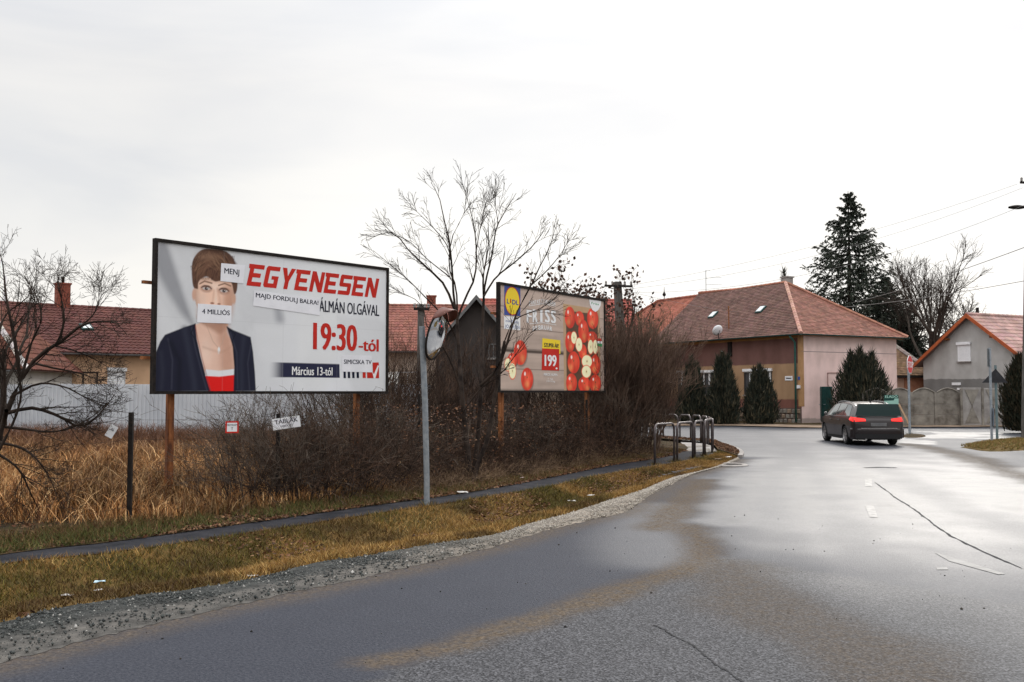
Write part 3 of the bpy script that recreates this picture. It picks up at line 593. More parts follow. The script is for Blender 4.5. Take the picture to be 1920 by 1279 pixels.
b = MB(); b.poly([(-.45,-.45,4.88),(8.15,-.45,4.88),(8.15,0,4.86),(0,0,4.86),(0,20.5,4.86),(-.45,20.5,4.88)]); b.build('soffit', mat('ochre_soffit', (.33,.17,.05), (.42,.23,.08), scale=2), H)
def half_gutter(a, c, parent, r=.075, m=None):
    a, c = Vector(a), Vector(c); t = (c-a).normalized(); s_ = t.cross(Vector((0,0,1))); mb = MB(); rows = []
    for p in (a, c): rows.append([p+s_*r*math.cos(k)+Vector((0,0,-r*math.sin(k))) for k in [math.pi*i/8 for i in range(9)]])
    mb.grid(rows); o = mb.build('gutter', m or M['greenpaint'], parent); s = o.modifiers.new('thick','SOLIDIFY'); s.thickness = .012; return o
half_gutter((-.52,-.5,4.93),(-.52,12.6,4.93),H); half_gutter((-.5,-.52,4.93),(8.2,-.52,4.93),H)
M['greenpipe'] = mat('green_pipe_paint', (.045,.13,.11), (.06,.17,.15), rough=.4)
b = MB(); b.tube([(-.5,.34,4.86),(-.3,.34,4.7),(-.09,.34,4.5),(-.09,.34,.15)], .055, 8); b.build('downpipe', M['greenpipe'], H, smooth=True)
for y0, w_ in ((2.2,2.25),(6.9,2.0),(9.6,.9)): window(H, ((-.0,y0,1.62),(0,1,0),(-1,0,0)), w_, 1.36, M['winframe'], shutter=.05, curtain=True, mull=1 if w_ > 1 else 0)
# roof lights
def skylight(parent, plane, x, y, w_, h_):
    o, u, v, n = plane; c = o+u*x+v*y; b = MB(); b.prism([c, c+u*w_, c+u*w_+v*h_, c+v*h_], n*.12); f = b.build('skylight', M['greenpaint'], parent)
    b = MB(); q = [c+u*.06+v*.06, c+u*(w_-.06)+v*.06, c+u*(w_-.06)+v*(h_-.06), c+u*.06+v*(h_-.06)]; b.prism([p+n*.121 for p in q], n*.02); b.build('pane', M['skyglass'], f)
M['skyglass'] = mat('frosted_skylight', (.55,.60,.60), rough=.12, spec=.8)
pl = (Vector((-.45,-.45,4.93)), Vector((0,1,0)), Vector((4.3,0,3.5)).normalized(), Vector((-3.5,0,4.3)).normalized())
skylight(H, pl, 4.9, 2.4, .5, .62); skylight(H, pl, 9.1, 2.35, .5, .62)
# chimney, dish, masts, wall fittings
b = MB(); b.box(4.4,4.9,5.3,5.8,7.9,8.85); b.box(4.34,4.96,5.24,5.86,8.85,8.93); b.build('chimney', M['concrete2'], H)
b = MB(); b.lathe([(.01,.02),(.12,.03),(.24,.06),(.33,.10),(.335,.095),(.24,.045),(.12,.015),(.01,.005)], 24, 'y'); o = b.build('satellite_dish', M['white'], H, smooth=True); o.location = (-.62,5.95,5.42); o.rotation_euler = (R(24),0,R(-12))
b = MB(); b.tube([(-.48,6.05,4.85),(-.56,6.05,5.4)], .025); b.tube([(-.60,5.95,5.2),(-.80,5.62,5.42)], .012); b.build('dish_arm', M['darkmetal'], H)
b = MB(); b.tube([(.35,6.1,5.55),(.35,6.1,6.95)], .035); b.tube([(.35,5.85,6.7),(.35,6.35,6.7)], .02); b.build('roof_mast', M['rust'], H)
b = MB(); b.tube([(3.85,12.2,8.4),(3.85,12.2,10.0)], .022)
for z_, l_ in ((9.95,.25),(9.45,1.0),(9.0,1.0)): b.tube([(3.85-.1,12.2-.1,z_),(3.85+l_*.6,12.2-l_*.9,z_)], .012, 5)
b.build('television_aerial', M['galv'], H)
b = MB(); b.lathe([(.02,0),(.03,.3),(.10,.35),(.13,.45),(.06,.58),(.03,.62),(.01,1.0)], 10); o = b.build('roof_finial', M['darkmetal'], H); o.location = (3.85,16.7,8.3)
b = MB(); b.box(-.09,0,5.45,5.75,3.9,4.75); b.build('cable_box', M['darkmetal'], H)
b = MB(); b.lathe([(.05,0),(.08,.05),(.05,.11)], 12); o = b.build('wall_lamp', M['white'], H); o.location = (-.16,6.2,4.12)
b = MB(); b.box(-.03,0,.62,1.18,2.42,2.66); s_ = b.build('street_name_plate', M['white'], H)
b = MB(); b.box(-.034,-.031,.70,1.10,2.51,2.57); b.build('lettering', M['ink'], s_)
b = MB(); b.box(-.03,-.013,.08,.22,2.45,2.62); b.build('house_number_plate', mat('blue_enamel', (.03,.08,.35), rough=.3), H)
b = MB(); b.box(-.10,0,.05,.25,1.98,2.16); b.build('meter_box', M['white'], H)
b = MB(); b.tube([(2.0,-.03,1.9),(2.0,-.03,2.85),(2.9,-.03,2.85)], .02); b.build('wall_pipe', mat('red_pipe', (.28,.14,.12), rough=.6), H)
b = MB(); b.box(.02,7.68,-.012,-.004,3.98,4.02); b.build('plaster_joint', mat('joint_line', (.40,.30,.29)), H)
# ---- stone pillar and green gate
gx = P(1508,760,53.9).x; gt = empty('garden_gate', (gx+.42,54.2,.1), R(2), 'dark green sheet metal garden gate beside a low stone pillar', 'gate')
for k in range(2):
    b = MB(); x0 = .02+k*.62; b.box(x0,x0+.60,-.02,.02,.08,1.98)
    for j in range(4): b.box(x0+.05+j*.14,x0+.10+j*.14,-.035,-.021,.15,1.92)
    g_ = b.build('gate_leaf', M['greenpaint'], gt); b = MB(); b.tube([(x0+(.52 if k == 0 else .08),-.06,1.0),(x0+(.42 if k == 0 else .18),-.06,1.0)], .015); b.build('handle', M['galv'], g_)
sp_ = empty('stone_pillar', (gx,54.0,.08), R(2), 'rough stone gate pillar with flat cap between the pink house and green gate', 'pillar')
for k in range(7):
    for i in range(2):
        b = MB(); x0 = i*.20+(.0 if k%2 else .03)*i; z0 = k*.285; b.box(x0,x0+.19,-.02-.02*rnd.random(),.36,z0,z0+.27); b.build('stone', M['concrete'] if (k+i)%3 else M['dirt'], sp_, bevel=.02)
b = MB(); b.box(-.04,.44,-.06,.4,2.0,2.08); b.build('cap', M['concrete2'], sp_, bevel=.01)
# ---- outbuilding between the pink house and the grey house
O = empty('low_outbuilding', (23.4,61,0), 0, 'low outbuilding with mossy brown hipped roof between pink and grey house', 'outbuilding')
b = MB(); b.box(-3,2.5,0,5,0,2.8); b.build('wall', plaster('peach_plaster', [(0,(.40,.30,.25)),(1,(.50,.33,.25))]), O)
b = MB(); b.box(.95,2.3,-.05,-.01,0,2.7); b.build('shed_door', mat('red_brown_boards', (.28,.12,.07), (.36,.17,.10), scale=3), O)
ob = (.16,.105,.065); b = MB(); roof_tiles(b, [(-3.3,-.4,2.8),(2.75,-.4,2.8),(1.1,3,5.1),(-3.3,3,5.1)], (0,-1,1), .2, .2, ob, var=.3); b.build('roof', M['tile'], O, colors=True)
roof_base([(-3.3,-.4,2.78),(2.75,-.4,2.78),(1.1,3,5.08),(-3.3,3,5.08)], O, ob); roof_base([(2.75,-.4,2.78),(2.75,6,2.78),(1.1,3,5.08)], O, ob); ridge_tiles((2.75,-.4,2.84),(1.1,3,5.14),(.24,.21,.19),O,name='hip',r=.14)
b = MB(); b.box(-3.3,2.75,-.44,-.38,2.66,2.8); b.build('eave_board', M['darkmetal'], O)
# ---- grey gabled house on the right
Q = empty('grey_gabled_house', (26.7,57,0), R(27), 'grey rendered house with orange edged gable and pinkish tiled roof', 'house')
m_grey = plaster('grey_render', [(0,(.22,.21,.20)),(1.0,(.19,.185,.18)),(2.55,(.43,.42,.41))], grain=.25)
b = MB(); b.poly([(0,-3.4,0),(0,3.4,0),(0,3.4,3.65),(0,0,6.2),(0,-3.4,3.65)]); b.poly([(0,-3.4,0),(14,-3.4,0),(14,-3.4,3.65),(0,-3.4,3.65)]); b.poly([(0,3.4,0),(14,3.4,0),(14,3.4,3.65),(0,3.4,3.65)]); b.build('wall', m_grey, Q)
gp = (.40,.27,.25)
for s_ in (-1, 1):
    pts = [(-.35,s_*3.85,3.33),(14,s_*3.85,3.33),(14,0,6.24),(-.35,0,6.24)]; b = MB(); pos, _ = roof_tiles(b, pts, (0,s_,1), .30, .36, gp, style='pan', var=.08); b.build('roof', M['tile'], Q, colors=True); roof_base([(p[0],p[1],p[2]-.03) for p in pts], Q, gp)
    b = MB(); b.prism([(-.40,s_*3.9,3.20),(-.40,s_*3.9,3.42),(-.40,0,6.34),(-.40,0,6.10)], (.06,0,0)); b.build('barge_board', mat('orange_wood', (.30,.065,.02), (.42,.10,.03), scale=4), Q)
    b = MB(); b.box(-.33,0,s_*1.5-.06,s_*1.5+.06,4.85,4.97); b.build('purlin_end', M['rust'], Q)
ridge_tiles((-.35,0,6.3),(14,0,6.3),gp,Q,name='ridge')
b = MB(); b.tube([(1.0,.3,6.2),(1.0,.3,6.75)], .09); b.build('vent_pipe', M['darkmetal'], Q)
window(Q, ((0,.05,3.58),(0,1,0),(-1,0,0)), .86, .98, M['white'], shutter=.97, mull=0)
b = MB(); b.box(-.05,0,.75,1.35,2.18,2.34); b.box(-.04,0,.72,1.0,1.9,2.02); b.build('wall_plate', M['white'], Q)
# ---- cream house behind the white fence
def simple_house(name, loc, rz, label, wallm, x0, x1, dep, z_e, z_r, tc_, style, tw, ch, holes, wins, hip=(0,0), over=.4, indiv=0, keep=None, ridgec=None):
    E = empty(name, loc, rz, label, 'house'); b = MB()
    wall_with_holes(b, (x0,0,0), (1,0,0), (0,-1,0), x1-x0, z_e, holes); 
    for x in (x0, x1): b.poly([(x,0,0),(x,dep,0),(x,dep,z_e)]+([(x,dep/2,z_r-.12)] if not hip[x==x1] else [])+[(x,0,z_e)])
    b.build('wall', wallm, E)
    zo = z_e-over*(z_r-z_e)/(dep/2); pts = [(x0-.35,-over,zo),(x1+.35,-over,zo),(x1+.35-hip[1],dep/2,z_r),(x0-.35+hip[0],dep/2,z_r)]
    b = MB(); pos, pl = roof_tiles(b, pts, (0,-1,1), tw, ch, tc_, style=style, var=.13); 
    roof_base([(p[0],p[1],p[2]-.02) for p in pts], E, tc_); roof_base([(x0-.35,dep+over,zo),(x1+.35,dep+over,zo),pts[2],pts[3]], E, tc_)
    for k, x in ((0,x0-.35),(1,x1+.35)):
        if hip[k]:
            q = [(x,-over,zo),(x,dep+over,zo),pts[3] if k == 0 else pts[2]]; b2 = MB(); roof_tiles(b2, q, (-1 if k == 0 else 1,0,1), tw, ch, tc_, style=style, var=.13); b2.build('roof', M['tile'], E, colors=True); roof_base([(p[0],p[1],p[2]-.02) for p in q], E, tc_)
    if indiv:   # the tiles one can tell apart, each an object sharing one of a few meshes
        o, u, v, n = pl; cand = [p for p in pos if keep(o+u*p[0]+v*p[2])][:indiv]; chosen = set(cand)
        b = MB(); protos = []
        for t in range(5):
            q = MB(); w_ = tw; h_ = cand[0][3]-cand[0][2]; vs = []; fs = []
            q.col = tint_row(tc_, .16)
            for k in range(5):
                hh = .012+.035*math.sin(math.pi*k/4)**2; vs += [(w_*k/4,0,hh+.03),(w_*k/4,h_*1.1,hh),(w_*k/4,0,0)]
            for k in range(4): fs += [(3*k,3*k+3,3*k+4,3*k+1),(3*k+2,3*k+5,3*k+3,3*k)]
            q.add(vs, fs); protos.append(q.build('roof_tile', M['tile'], E, colors=True))
        ang = math.atan2(v.z, v.y)
        for i, p in enumerate(cand):
            o_ = protos[i] if i < 5 else protos[rnd.randrange(5)].copy()
            if i >= 5: link(o_, E)
            o_.location = o+u*p[0]+v*p[2]; o_.rotation_euler = (ang+rnd.uniform(-.01,.01), 0, 0)
        rest = MB(); 
        for p in pos:
            if p in chosen: continue
            xa, xb, y0, y1, r = p; rest.col = tint_row(tc_, .13); vs = []; fs = []
            for k in range(5):
                t = k/4; hh = .012+.035*math.sin(math.pi*t)**2; q0 = o+u*(xa+(xb-xa)*t)
                vs += [q0+v*y0+n*(.03+hh), q0+v*(y1+.03)+n*hh, q0+v*y0]
            for k in range(4): fs += [(3*k,3*k+3,3*k+4,3*k+1),(3*k+2,3*k+5,3*k+3,3*k)]
            rest.add(vs, fs)
        tag(rest.build('roof_tile', M['tile'], E, colors=True), kind='stuff')
    else: b.build('roof', M['tile'], E, colors=True)
    ridge_tiles(pts[3], pts[2], ridgec or tc_, E, name='ridge')
    for k in (0,1):
        if hip[k]: ridge_tiles(pts[0] if k == 0 else pts[1], pts[3] if k == 0 else pts[2], ridgec or tc_, E, name='hip')
    half_gutter((x0-.35,-over-.06,zo-.01),(x1+.35,-over-.06,zo-.01), E, m=M['gutter'])
    for w_ in wins: window(E, ((w_[0],0,w_[1]),(1,0,0),(0,-1,0)), w_[2], w_[3], w_[4] if len(w_) > 4 else M['white'], shutter=w_[5] if len(w_) > 5 else 0, mull=w_[6] if len(w_) > 6 else 0)
    return E, pl
M['gutter'] = mat('grey_gutter', (.10,.10,.10), (.15,.15,.15), rough=.5)
m_cream = plaster('apricot_plaster', [(0,(.62,.40,.25)),(3.5,(.66,.44,.28))], grain=.3)
LH, pl = simple_house('cream_house', (-20.2,40,0), R(39.7), 'apricot house with dark red pantile roof and brick chimney behind white fence', m_cream, -6, 16, 8.4, 3.62, 5.72, (.105,.043,.037), 'pan', .235, .30,
    [(1.2,1.4,.62,1.2),(2.0,1.4,1.2,1.25),(3.6,1.35,.75,1.35)], [(1.2,1.4,.62,1.2,M['gutter']),(2.0,1.4,1.2,1.25,M['darkmetal'],0,1),(3.6,1.35,.75,1.35,M['white'],.62)],
    indiv=290, keep=lambda p: -.2 < p.x < 7.1)
skylight(LH, pl, 9.35, 2.35, .5, .6)
M['brick'] = mat('red_brick', (.20,.055,.035), (.30,.09,.06), rough=.9, scale=8)
def brick_stack(name, parent, x, y, w_, d_, z0, z1, m_=None):
    b = MB(); b.box(x+.01,x+w_-.01,y+.01,y+d_-.01,z0,z1-.01); ch_ = b.build(name, M['dirt'], parent); b = MB(); k = 0; z = z0
    while z < z1-.07:
        n_ = max(2, int(w_/.2)); off_ = (k%2)*.1
        for i in range(n_+1):
            xa = max(x, x+i*w_/n_-off_); xb = min(x+w_, x+(i+1)*w_/n_-off_)
            if xb-xa > .04: b.box(xa+.006,xb-.006,y-.005,y+d_+.005,z+.006,z+.072)
        z += .078; k += 1
    b.box(x-.04,x+w_+.04,y-.04,y+d_+.04,z1-.02,z1+.05); tag(b.build('brick', m_ or M['brick'], ch_), kind='stuff'); return ch_
c_ = brick_stack('chimney', LH, 2.55, 4.0, .58, .5, 5.4, 6.75)
b = MB(); b.tube([(2.85,4.25,6.8),(2.85,4.25,7.1)], .07); b.build('flue', M['darkmetal'], c_)
b = MB(); b.tube([(.5,4.6,5.6),(.5,4.6,7.0)], .05); b.build('vent_pipe', M['white'], LH)
OB, _ = simple_house('brown_roofed_outhouse', (-21.6,34.5,0), R(8), 'small outhouse with brown hipped roof and pale hip line at left edge', plaster('pale_plaster', [(0,(.5,.48,.45))]), -3, 4.1, 6, 3.0, 6.2, (.13,.055,.04), 'pan', .24, .3, [], [], hip=(3,3.4), ridgec=(.55,.53,.50))
# ---- houses beyond the hedge, between the billboards
HC, _ = simple_house('orange_roofed_house', (-8.5,54,0), R(4), 'house with long faded orange roof seen between the two billboards', plaster('beige_plaster', [(0,(.42,.33,.26)),(3,(.50,.40,.33))]), -1, 12.5, 9, 4.25, 6.95, (.24,.105,.082), 'pan', .25, .32, [(2.2,1.5,1.1,1.4),(5.6,1.5,1.1,1.4)], [(2.2,1.5,1.1,1.4,M['white'],0,1),(5.6,1.5,1.1,1.4,M['white'],0,1)])
brick_stack('chimney', HC, 3.7, 4.6, .55, .5, 6.6, 7.55)
HD = empty('dark_gabled_house', (-1.75,47,0), R(0), 'narrow dark grey house with steep pointed gable beside the apple billboard', 'house')
m_dk = plaster('dark_grey_render', [(0,(.075,.055,.048)),(2.5,(.052,.043,.040))]); b = MB(); b.poly([(-1.9,0,0),(2.6,0,0),(2.6,0,3.9),(1.6,0,4.4),(.05,0,6.2),(-1.5,0,4.3),(-1.9,0,3.9)]); b.poly([(-1.9,0,0),(-1.9,6,0),(-1.9,6,3.9),(-1.9,0,3.9)]); b.poly([(2.6,0,0),(2.6,6,0),(2.6,6,3.9),(2.6,0,3.9)]); b.build('wall', m_dk, HD)
dk = (.055,.045,.045)
for s_ in (-1,1):
    pts = [(.05+s_*2.3,-.4,3.55),(.05+s_*2.3,7,3.55),(.05,7,6.35),(.05,-.4,6.35)]; b = MB(); roof_tiles(b, pts, (s_,0,1), .25, .2, dk); b.build('roof', M['tile'], HD, colors=True); roof_base([(p[0],p[1],p[2]-.02) for p in pts], HD, dk)
    b = MB(); b.prism([(.05+s_*2.35,-.44,3.42),(.05+s_*2.35,-.44,3.62),(.05,-.44,6.42),(.05,-.44,6.2)], (0,.05,0)); b.build('barge_board', M['gutter'], HD)
window(HD, ((.62,0,3.4),(1,0,0),(0,-1,0)), .5, .7, M['gutter'], mull=1)
RH, _ = simple_house('red_roofed_house', (-1.6,58,0), R(2), 'house with bright red roof showing behind the dark gable', plaster('beige_plaster_two', [(0,(.42,.33,.26))]), 0, 9, 8, 4.6, 7.6, (.32,.10,.08), 'pan', .25, .32, [], [])
# ---- white ribbed fence
WF = empty('white_ribbed_fence', (-23,31.2,0), R(-1), 'tall pale ribbed metal fence behind the dry grass plot', 'fence')
M['whitefence'] = mat('pale_coated_sheet', (.50,.52,.555), (.60,.62,.65), rough=.45, scale=.8, detail=3)
for i in range(20):
    b = MB(); x0 = i*1.02; rows = []; top = 2.03+.02*rnd.random()
    prof = []
    for k in range(8):
        xx = x0+k*.1275; prof += [(xx,0),(xx+.055,0),(xx+.075,-.035),(xx+.108,-.035),(xx+.1275-.001,-.001)]
    b.grid([[(x, y, z) for x, y in prof] for z in (.1, top)]); o = b.build('fence_sheet', M['whitefence'], WF); s_ = o.modifiers.new('thick','SOLIDIFY'); s_.thickness = .006
for i in range(11): b = MB(); b.box(i*2.04-.03,i*2.04+.03,.04,.10,0,2.0); b.build('post', M['galv'], WF)
# ---- concrete panel fence on the right
CF = empty('concrete_panel_fence', (P(1652,780,50.6).x,50.6,.06), R(.0), 'weathered concrete panel fence with arched tops behind the dark car', 'fence')
pw = 1.23
for i in range(4):
    x0 = -1.0+i*pw+.12; xa, xb = x0+.07, x0+pw-.07
    for k in range(3):
        b = MB(); z0 = .02+k*.54
        if k < 2: b.box(xa,xb,-.03,.03,z0,z0+.53)
        else:
            pts = [(xa,-.03,z0),(xb,-.03,z0)]+[(xb+(xa-xb)*t/10,-.03,z0+.62+.20*math.sin(math.pi*t/10)) for t in range(11)]; b.prism(pts, (0,.06,0))
        o = b.build('panel', M['concrete'], CF, bevel=.012)
        if k == 2:
            b = MB(); pts = [(xb+(xa-xb)*t/10,-.045,z0+.62+.20*math.sin(math.pi*t/10)) for t in range(11)]; b.tube(pts, .035, 6); b.build('moulding', M['concrete'], o)
for i in range(5): b = MB(); x0 = -1.0+i*pw+.12; b.box(x0-.07,x0+.07,-.07,.07,0,1.72); b.build('post', M['concrete'], CF, bevel=.01)
CG = empty('patterned_concrete_fence', (P(1803,780,50.4).x,50.4,.06), 0, 'pale concrete fence with hourglass shaped reliefs below the grey gabled house', 'fence')
for i in range(3):
    x0 = i*1.08; b = MB(); b.box(x0+.06,x0+1.02,-.02,.02,.02,1.95-.03*i); o = b.build('panel', M['concrete2'], CG, bevel=.01)
    b = MB(); zc = 1.0; 
    for s_, zz in ((1,1.85),(-1,.15)): b.prism([(x0+.18,-.02,zz),(x0+.90,-.02,zz),(x0+.54,-.02,zc)], (0,-.035,0))
    b.build('relief', M['concrete'], o)
for i in range(4): b = MB(); b.box(i*1.08-.05,i*1.08+.06,-.06,.06,0,1.92); b.build('post', M['concrete'], CG, bevel=.01)
# ---------------------------------------------------------------- lettering
def text(s, name, m, parent, x, z, h, y=-.02, sx=1, shear=0, bold=0, align='LEFT', rot=0, space=1, thick=0):
    """flat letters standing on the local x-z plane; h = capital height in metres"""
    cu = bpy.data.curves.new(name, 'FONT'); cu.body = s; cu.size = h/.72; cu.shear = shear; cu.offset = bold*h; cu.align_x = align; cu.space_character = space; cu.resolution_u = 3
    o = bpy.data.objects.new('tmp', cu); COL.objects.link(o); dg = bpy.context.evaluated_depsgraph_get(); me = bpy.data.meshes.new_from_object(o.evaluated_get(dg)); bpy.data.objects.remove(o)
    if thick:
        bm = bmesh.new(); bm.from_mesh(me); gm = list(bm.verts)+list(bm.edges)+list(bm.faces)
        for k_, d_ in enumerate((-1, 1)):
            r_ = bmesh.ops.duplicate(bm, geom=gm); vs_ = [g for g in r_['geom'] if isinstance(g, bmesh.types.BMVert)]
            bmesh.ops.translate(bm, verts=vs_, vec=(d_*thick*h, 0, .0005*(k_+1)))
        bm.to_mesh(me); bm.free()
    me.name = name; me.materials.clear(); me.materials.append(m); r = bpy.data.objects.new(name, me); link(r, parent)
    r.rotation_euler = (math.pi/2, rot, 0); r.scale = (sx, 1, 1); r.location = (x, y, z); return r
# ---------------------------------------------------------------- billboards
def homography(src, dst):
    A = []
    for (x,y),(u,v) in zip(src, dst): A += [[x,y,1,0,0,0,-u*x,-u*y,-u],[0,0,0,x,y,1,-v*x,-v*y,-v]]
    h = np.linalg.svd(np.array(A, float))[2][-1].reshape(3,3)
    return lambda p: (lambda q: np.stack([q[:,0]/q[:,2], q[:,1]/q[:,2]], 1))(np.c_[np.atleast_2d(p), np.ones(len(np.atleast_2d(p)))]@h.T)
BW, BH = 5.04, 2.38
class Art:
    """a print painted as a fine vertex-colour grid (x right, z up, metres)"""
    def __init__(s, w, h, step=.011): s.xs = np.arange(0, w+step/2, step); s.zs = np.arange(0, h+step/2, step); X, Z = np.meshgrid(s.xs, s.zs, indexing='ij'); s.p = np.stack([X.ravel(), Z.ravel()], 1); s.c = np.ones((len(s.p),3))*.7
    def sd(s, poly, smooth=True):
        poly = np.asarray(poly, float)
        if smooth: poly = spline(np.vstack([np.c_[poly, np.zeros(len(poly))], [[*poly[0],0]]]), 90)[:-1,:2]
        lo, hi = poly.min(0)-.15, poly.max(0)+.15; r = np.full(len(s.p), 9.0); k = ((s.p > lo)&(s.p < hi)).all(1); q = s.p[k]; cl = np.vstack([poly, poly[:1]])
        r[k] = dist_poly(q, cl)*np.where(inside(q, poly), -1, 1); return r
    def fill(s, poly, col, soft=.008, smooth=True, a=1): k = (a*(1-sm(-soft, soft, s.sd(poly, smooth))))[:,None]; s.c = s.c*(1-k)+np.asarray(col, float)*k; return k
    def stroke(s, pts, w, col, soft=.01, a=1): k = (a*(1-sm(w/2-soft, w/2+soft, dist_poly(s.p, np.asarray(pts, float)))))[:,None]; s.c = s.c*(1-k)+np.asarray(col)*k
    def blob(s, c, rx, rz, col, a=1, soft=.5, rot=0):
        d = s.p-np.asarray(c); ca, sa = math.cos(rot), math.sin(rot); q = np.hypot((d[:,0]*ca+d[:,1]*sa)/rx, (-d[:,0]*sa+d[:,1]*ca)/rz); k = (a*(1-sm(1-soft, 1+soft*.2, q)))[:,None]; s.c = s.c*(1-k)+np.asarray(col)*k
    def build(s, name, m, parent, x0, y, z0, warp=None):
        nx, nz = len(s.xs), len(s.zs); Y = np.full(len(s.p), y); V = np.stack([s.p[:,0]+x0, Y, s.p[:,1]+z0], 1); idx = np.arange(nx*nz).reshape(nx, nz)
        q = np.stack([idx[:-1,:-1], idx[1:,:-1], idx[1:,1:], idx[:-1,1:]], -1).reshape(-1,4); return npmesh(name, V, q, m, parent, colors=np.clip(s.c, 0, 1))
def billboard(p0, p1, label, zb, posts, rustm):
    a, c = Vector(p0), Vector(p1); ang = math.atan2(c.y-a.y, c.x-a.x); E = empty('billboard', (a.x, a.y, 0), ang, label, 'billboard')
    w, h = (Vector((c.x,c.y,0))-Vector((a.x,a.y,0))).length, BH+.1
    b = MB(); b.box(.02,w-.02,.0,.04,zb+.02,zb+h-.02); b.build('backing_board', mat('grey_board', (.25,.24,.23)), E)
    b = MB(); b.box(0,w,-.035,.06,zb+h-.05,zb+h); b.box(0,w,-.035,.06,zb,zb+.05); b.box(0,.05,-.034,.059,zb+.05,zb+h-.05); b.box(w-.05,w,-.034,.059,zb+.05,zb+h-.05); b.build('frame', M['darkmetal'], E)
    for z_ in (zb+.55, zb+1.75):
        b = MB(); b.box(-.14,w+.10,.06,.12,z_,z_+.05); b.build('cross_rail', M['rust'], E)
    for x in posts:
        b = MB(); b.box(x-.055,x+.055,.125,.20,0,zb+h-.3); b.box(x-.04,x+.04,.11,.215,0,zb+h-.32); b.build('post', rustm, E)
    return E
# exact ends from the photograph's measured board edges
Bb1 = billboard(P(284,738,15.5), P(726,738,19.3), 'large billboard with short haired woman and red EGYENESEN lettering', 1.76, [.42,4.35], M['rust'])
L1 = (P(726,738,19.3)-P(284,738,15.5)).length
Z1 = homography([(118,95),(1762,305),(1735,1190),(80,1175)], [(.05,BH+.05),(BW+.05,BH+.05),(BW+.05,.05),(.05,.05)])
def z1(*pts): return Z1(np.array(pts, float))-[.05,.05]
A = Art(BW, BH); X, Zc = A.p[:,0], A.p[:,1]
A.c = np.ones_like(A.c)*np.array([.66,.67,.69])*(1+.20*sm(1.0,3.8,X))[:,None]
for q, col in (([(118,95),(190,105),(290,420),(360,660),(350,700),(240,560),(110,300)],(.26,.265,.29)), ([(195,105),(330,120),(420,300),(370,480),(365,640),(250,300)],(.66,.67,.69)), ([(110,470),(200,640),(250,740),(110,800)],(.72,.73,.75)),
               ([(690,390),(950,470),(1010,700),(780,700),(720,980)],(.64,.65,.67)), ([(940,560),(985,570),(1010,690),(960,690)],(.34,.35,.38)), ([(800,710),(1150,700),(1180,960),(860,960)],(.74,.75,.77)), ([(1150,260),(1500,300),(1300,1170),(1100,1170)],(.78,.79,.80)), ([(1400,640),(1740,700),(1740,1180),(1500,1180)],(.70,.71,.73)), ([(700,170),(820,190),(760,420),(700,330)],(.74,.75,.77))):
    A.fill(z1(*q), col, soft=.09, a=.8)
# neck and chest
A.fill(z1((420,560),(625,560),(610,690),(600,760),(640,850),(655,1180),(470,1180),(420,950),(370,720),(415,680)), (.84,.56,.44), soft=.01)
A.fill(z1((520,700),(600,690),(640,860),(648,1030),(560,1030),(545,860)), (.58,.31,.22), soft=.09, a=.75); A.blob(z1((450,900))[0], .16, .30, (.96,.74,.62), a=.5, soft=.95); A.fill(z1((430,690),(600,690),(560,760),(500,740)), (.42,.22,.15), soft=.05, a=.75)
A.stroke(z1((455,700),(500,820),(540,870)), .012, (.45,.28,.2), a=.6); A.stroke(z1((598,730),(570,820),(545,870)), .012, (.55,.38,.28), a=.6); A.blob(z1((541,885))[0], .03, .07, (.85,.85,.85)); A.stroke(z1((440,1030),(540,1040),(650,1030)),.02,(.5,.28,.2),a=.5)
# face
A.fill(z1((375,360),(640,360),(655,480),(640,560),(600,640),(540,680),(470,672),(410,610),(375,500)), (.93,.64,.50), soft=.012)
_fd = A.sd(z1((375,360),(640,360),(655,480),(640,560),(600,640),(540,680),(470,672),(410,610),(375,500))); _in = (_fd < 0)[:,None]; A.c = np.where(_in, A.c*(.66+.34*sm(0,-.16,_fd))[:,None]*np.array([1,.97,.95]), A.c)
A.blob(z1((615,520))[0], .16, .42, (.52,.27,.18), a=.75, soft=.9); A.blob(z1((420,600))[0], .12, .25, (.66,.38,.27), a=.5, soft=.9); A.blob(z1((520,420))[0], .16, .08, (.93,.72,.60), a=.6, soft=.9); A.blob(z1((430,520))[0], .12, .2, (.86,.62,.50), a=.6, soft=.9); A.blob(z1((372,480))[0], .05, .12, (.66,.40,.30)); A.blob(z1((655,510))[0], .05, .12, (.60,.36,.26))
for ex, ez, s_ in ((460,437,1),(585,455,1)):
    c = z1((ex,ez))[0]; A.blob(c, .14, .075, (.42,.23,.17), a=.85, soft=.5); A.blob(c, .082, .028, (.60,.54,.51), soft=.35); A.blob(c, .038, .034, (.045,.03,.03), soft=.4); A.blob(c+[0,.035], .10, .022, (.16,.08,.06), a=.7, soft=.6); A.blob(c+[0,-.045], .09, .03, (.62,.38,.29), a=.6, soft=.8); A.stroke([c+[-.095,.012],c+[-.04,.045],c+[.04,.045],c+[.10,.006]], .018, (.07,.04,.035)); A.blob(c+[.012,.012], .010, .010, (.9,.9,.9))
A.stroke(z1((525,430),(528,480),(530,535)), .035, (.93,.72,.60), soft=.03, a=.55); A.stroke(z1((540,440),(552,500),(556,548)), .04, (.58,.33,.24), soft=.035, a=.55)
A.stroke(z1((414,402),(448,383),(500,398)), .022, (.22,.12,.08)); A.stroke(z1((548,414),(592,400),(634,418)), .022, (.22,.12,.08))
A.stroke(z1((515,450),(505,520),(500,545)), .03, (.68,.42,.31), a=.6, soft=.02); A.blob(z1((500,543))[0], .05, .02, (.35,.16,.11)); A.blob(z1((548,549))[0], .04, .02, (.35,.16,.11)); A.blob(z1((525,520))[0], .03, .07, (.90,.70,.58), a=.7, soft=.9)
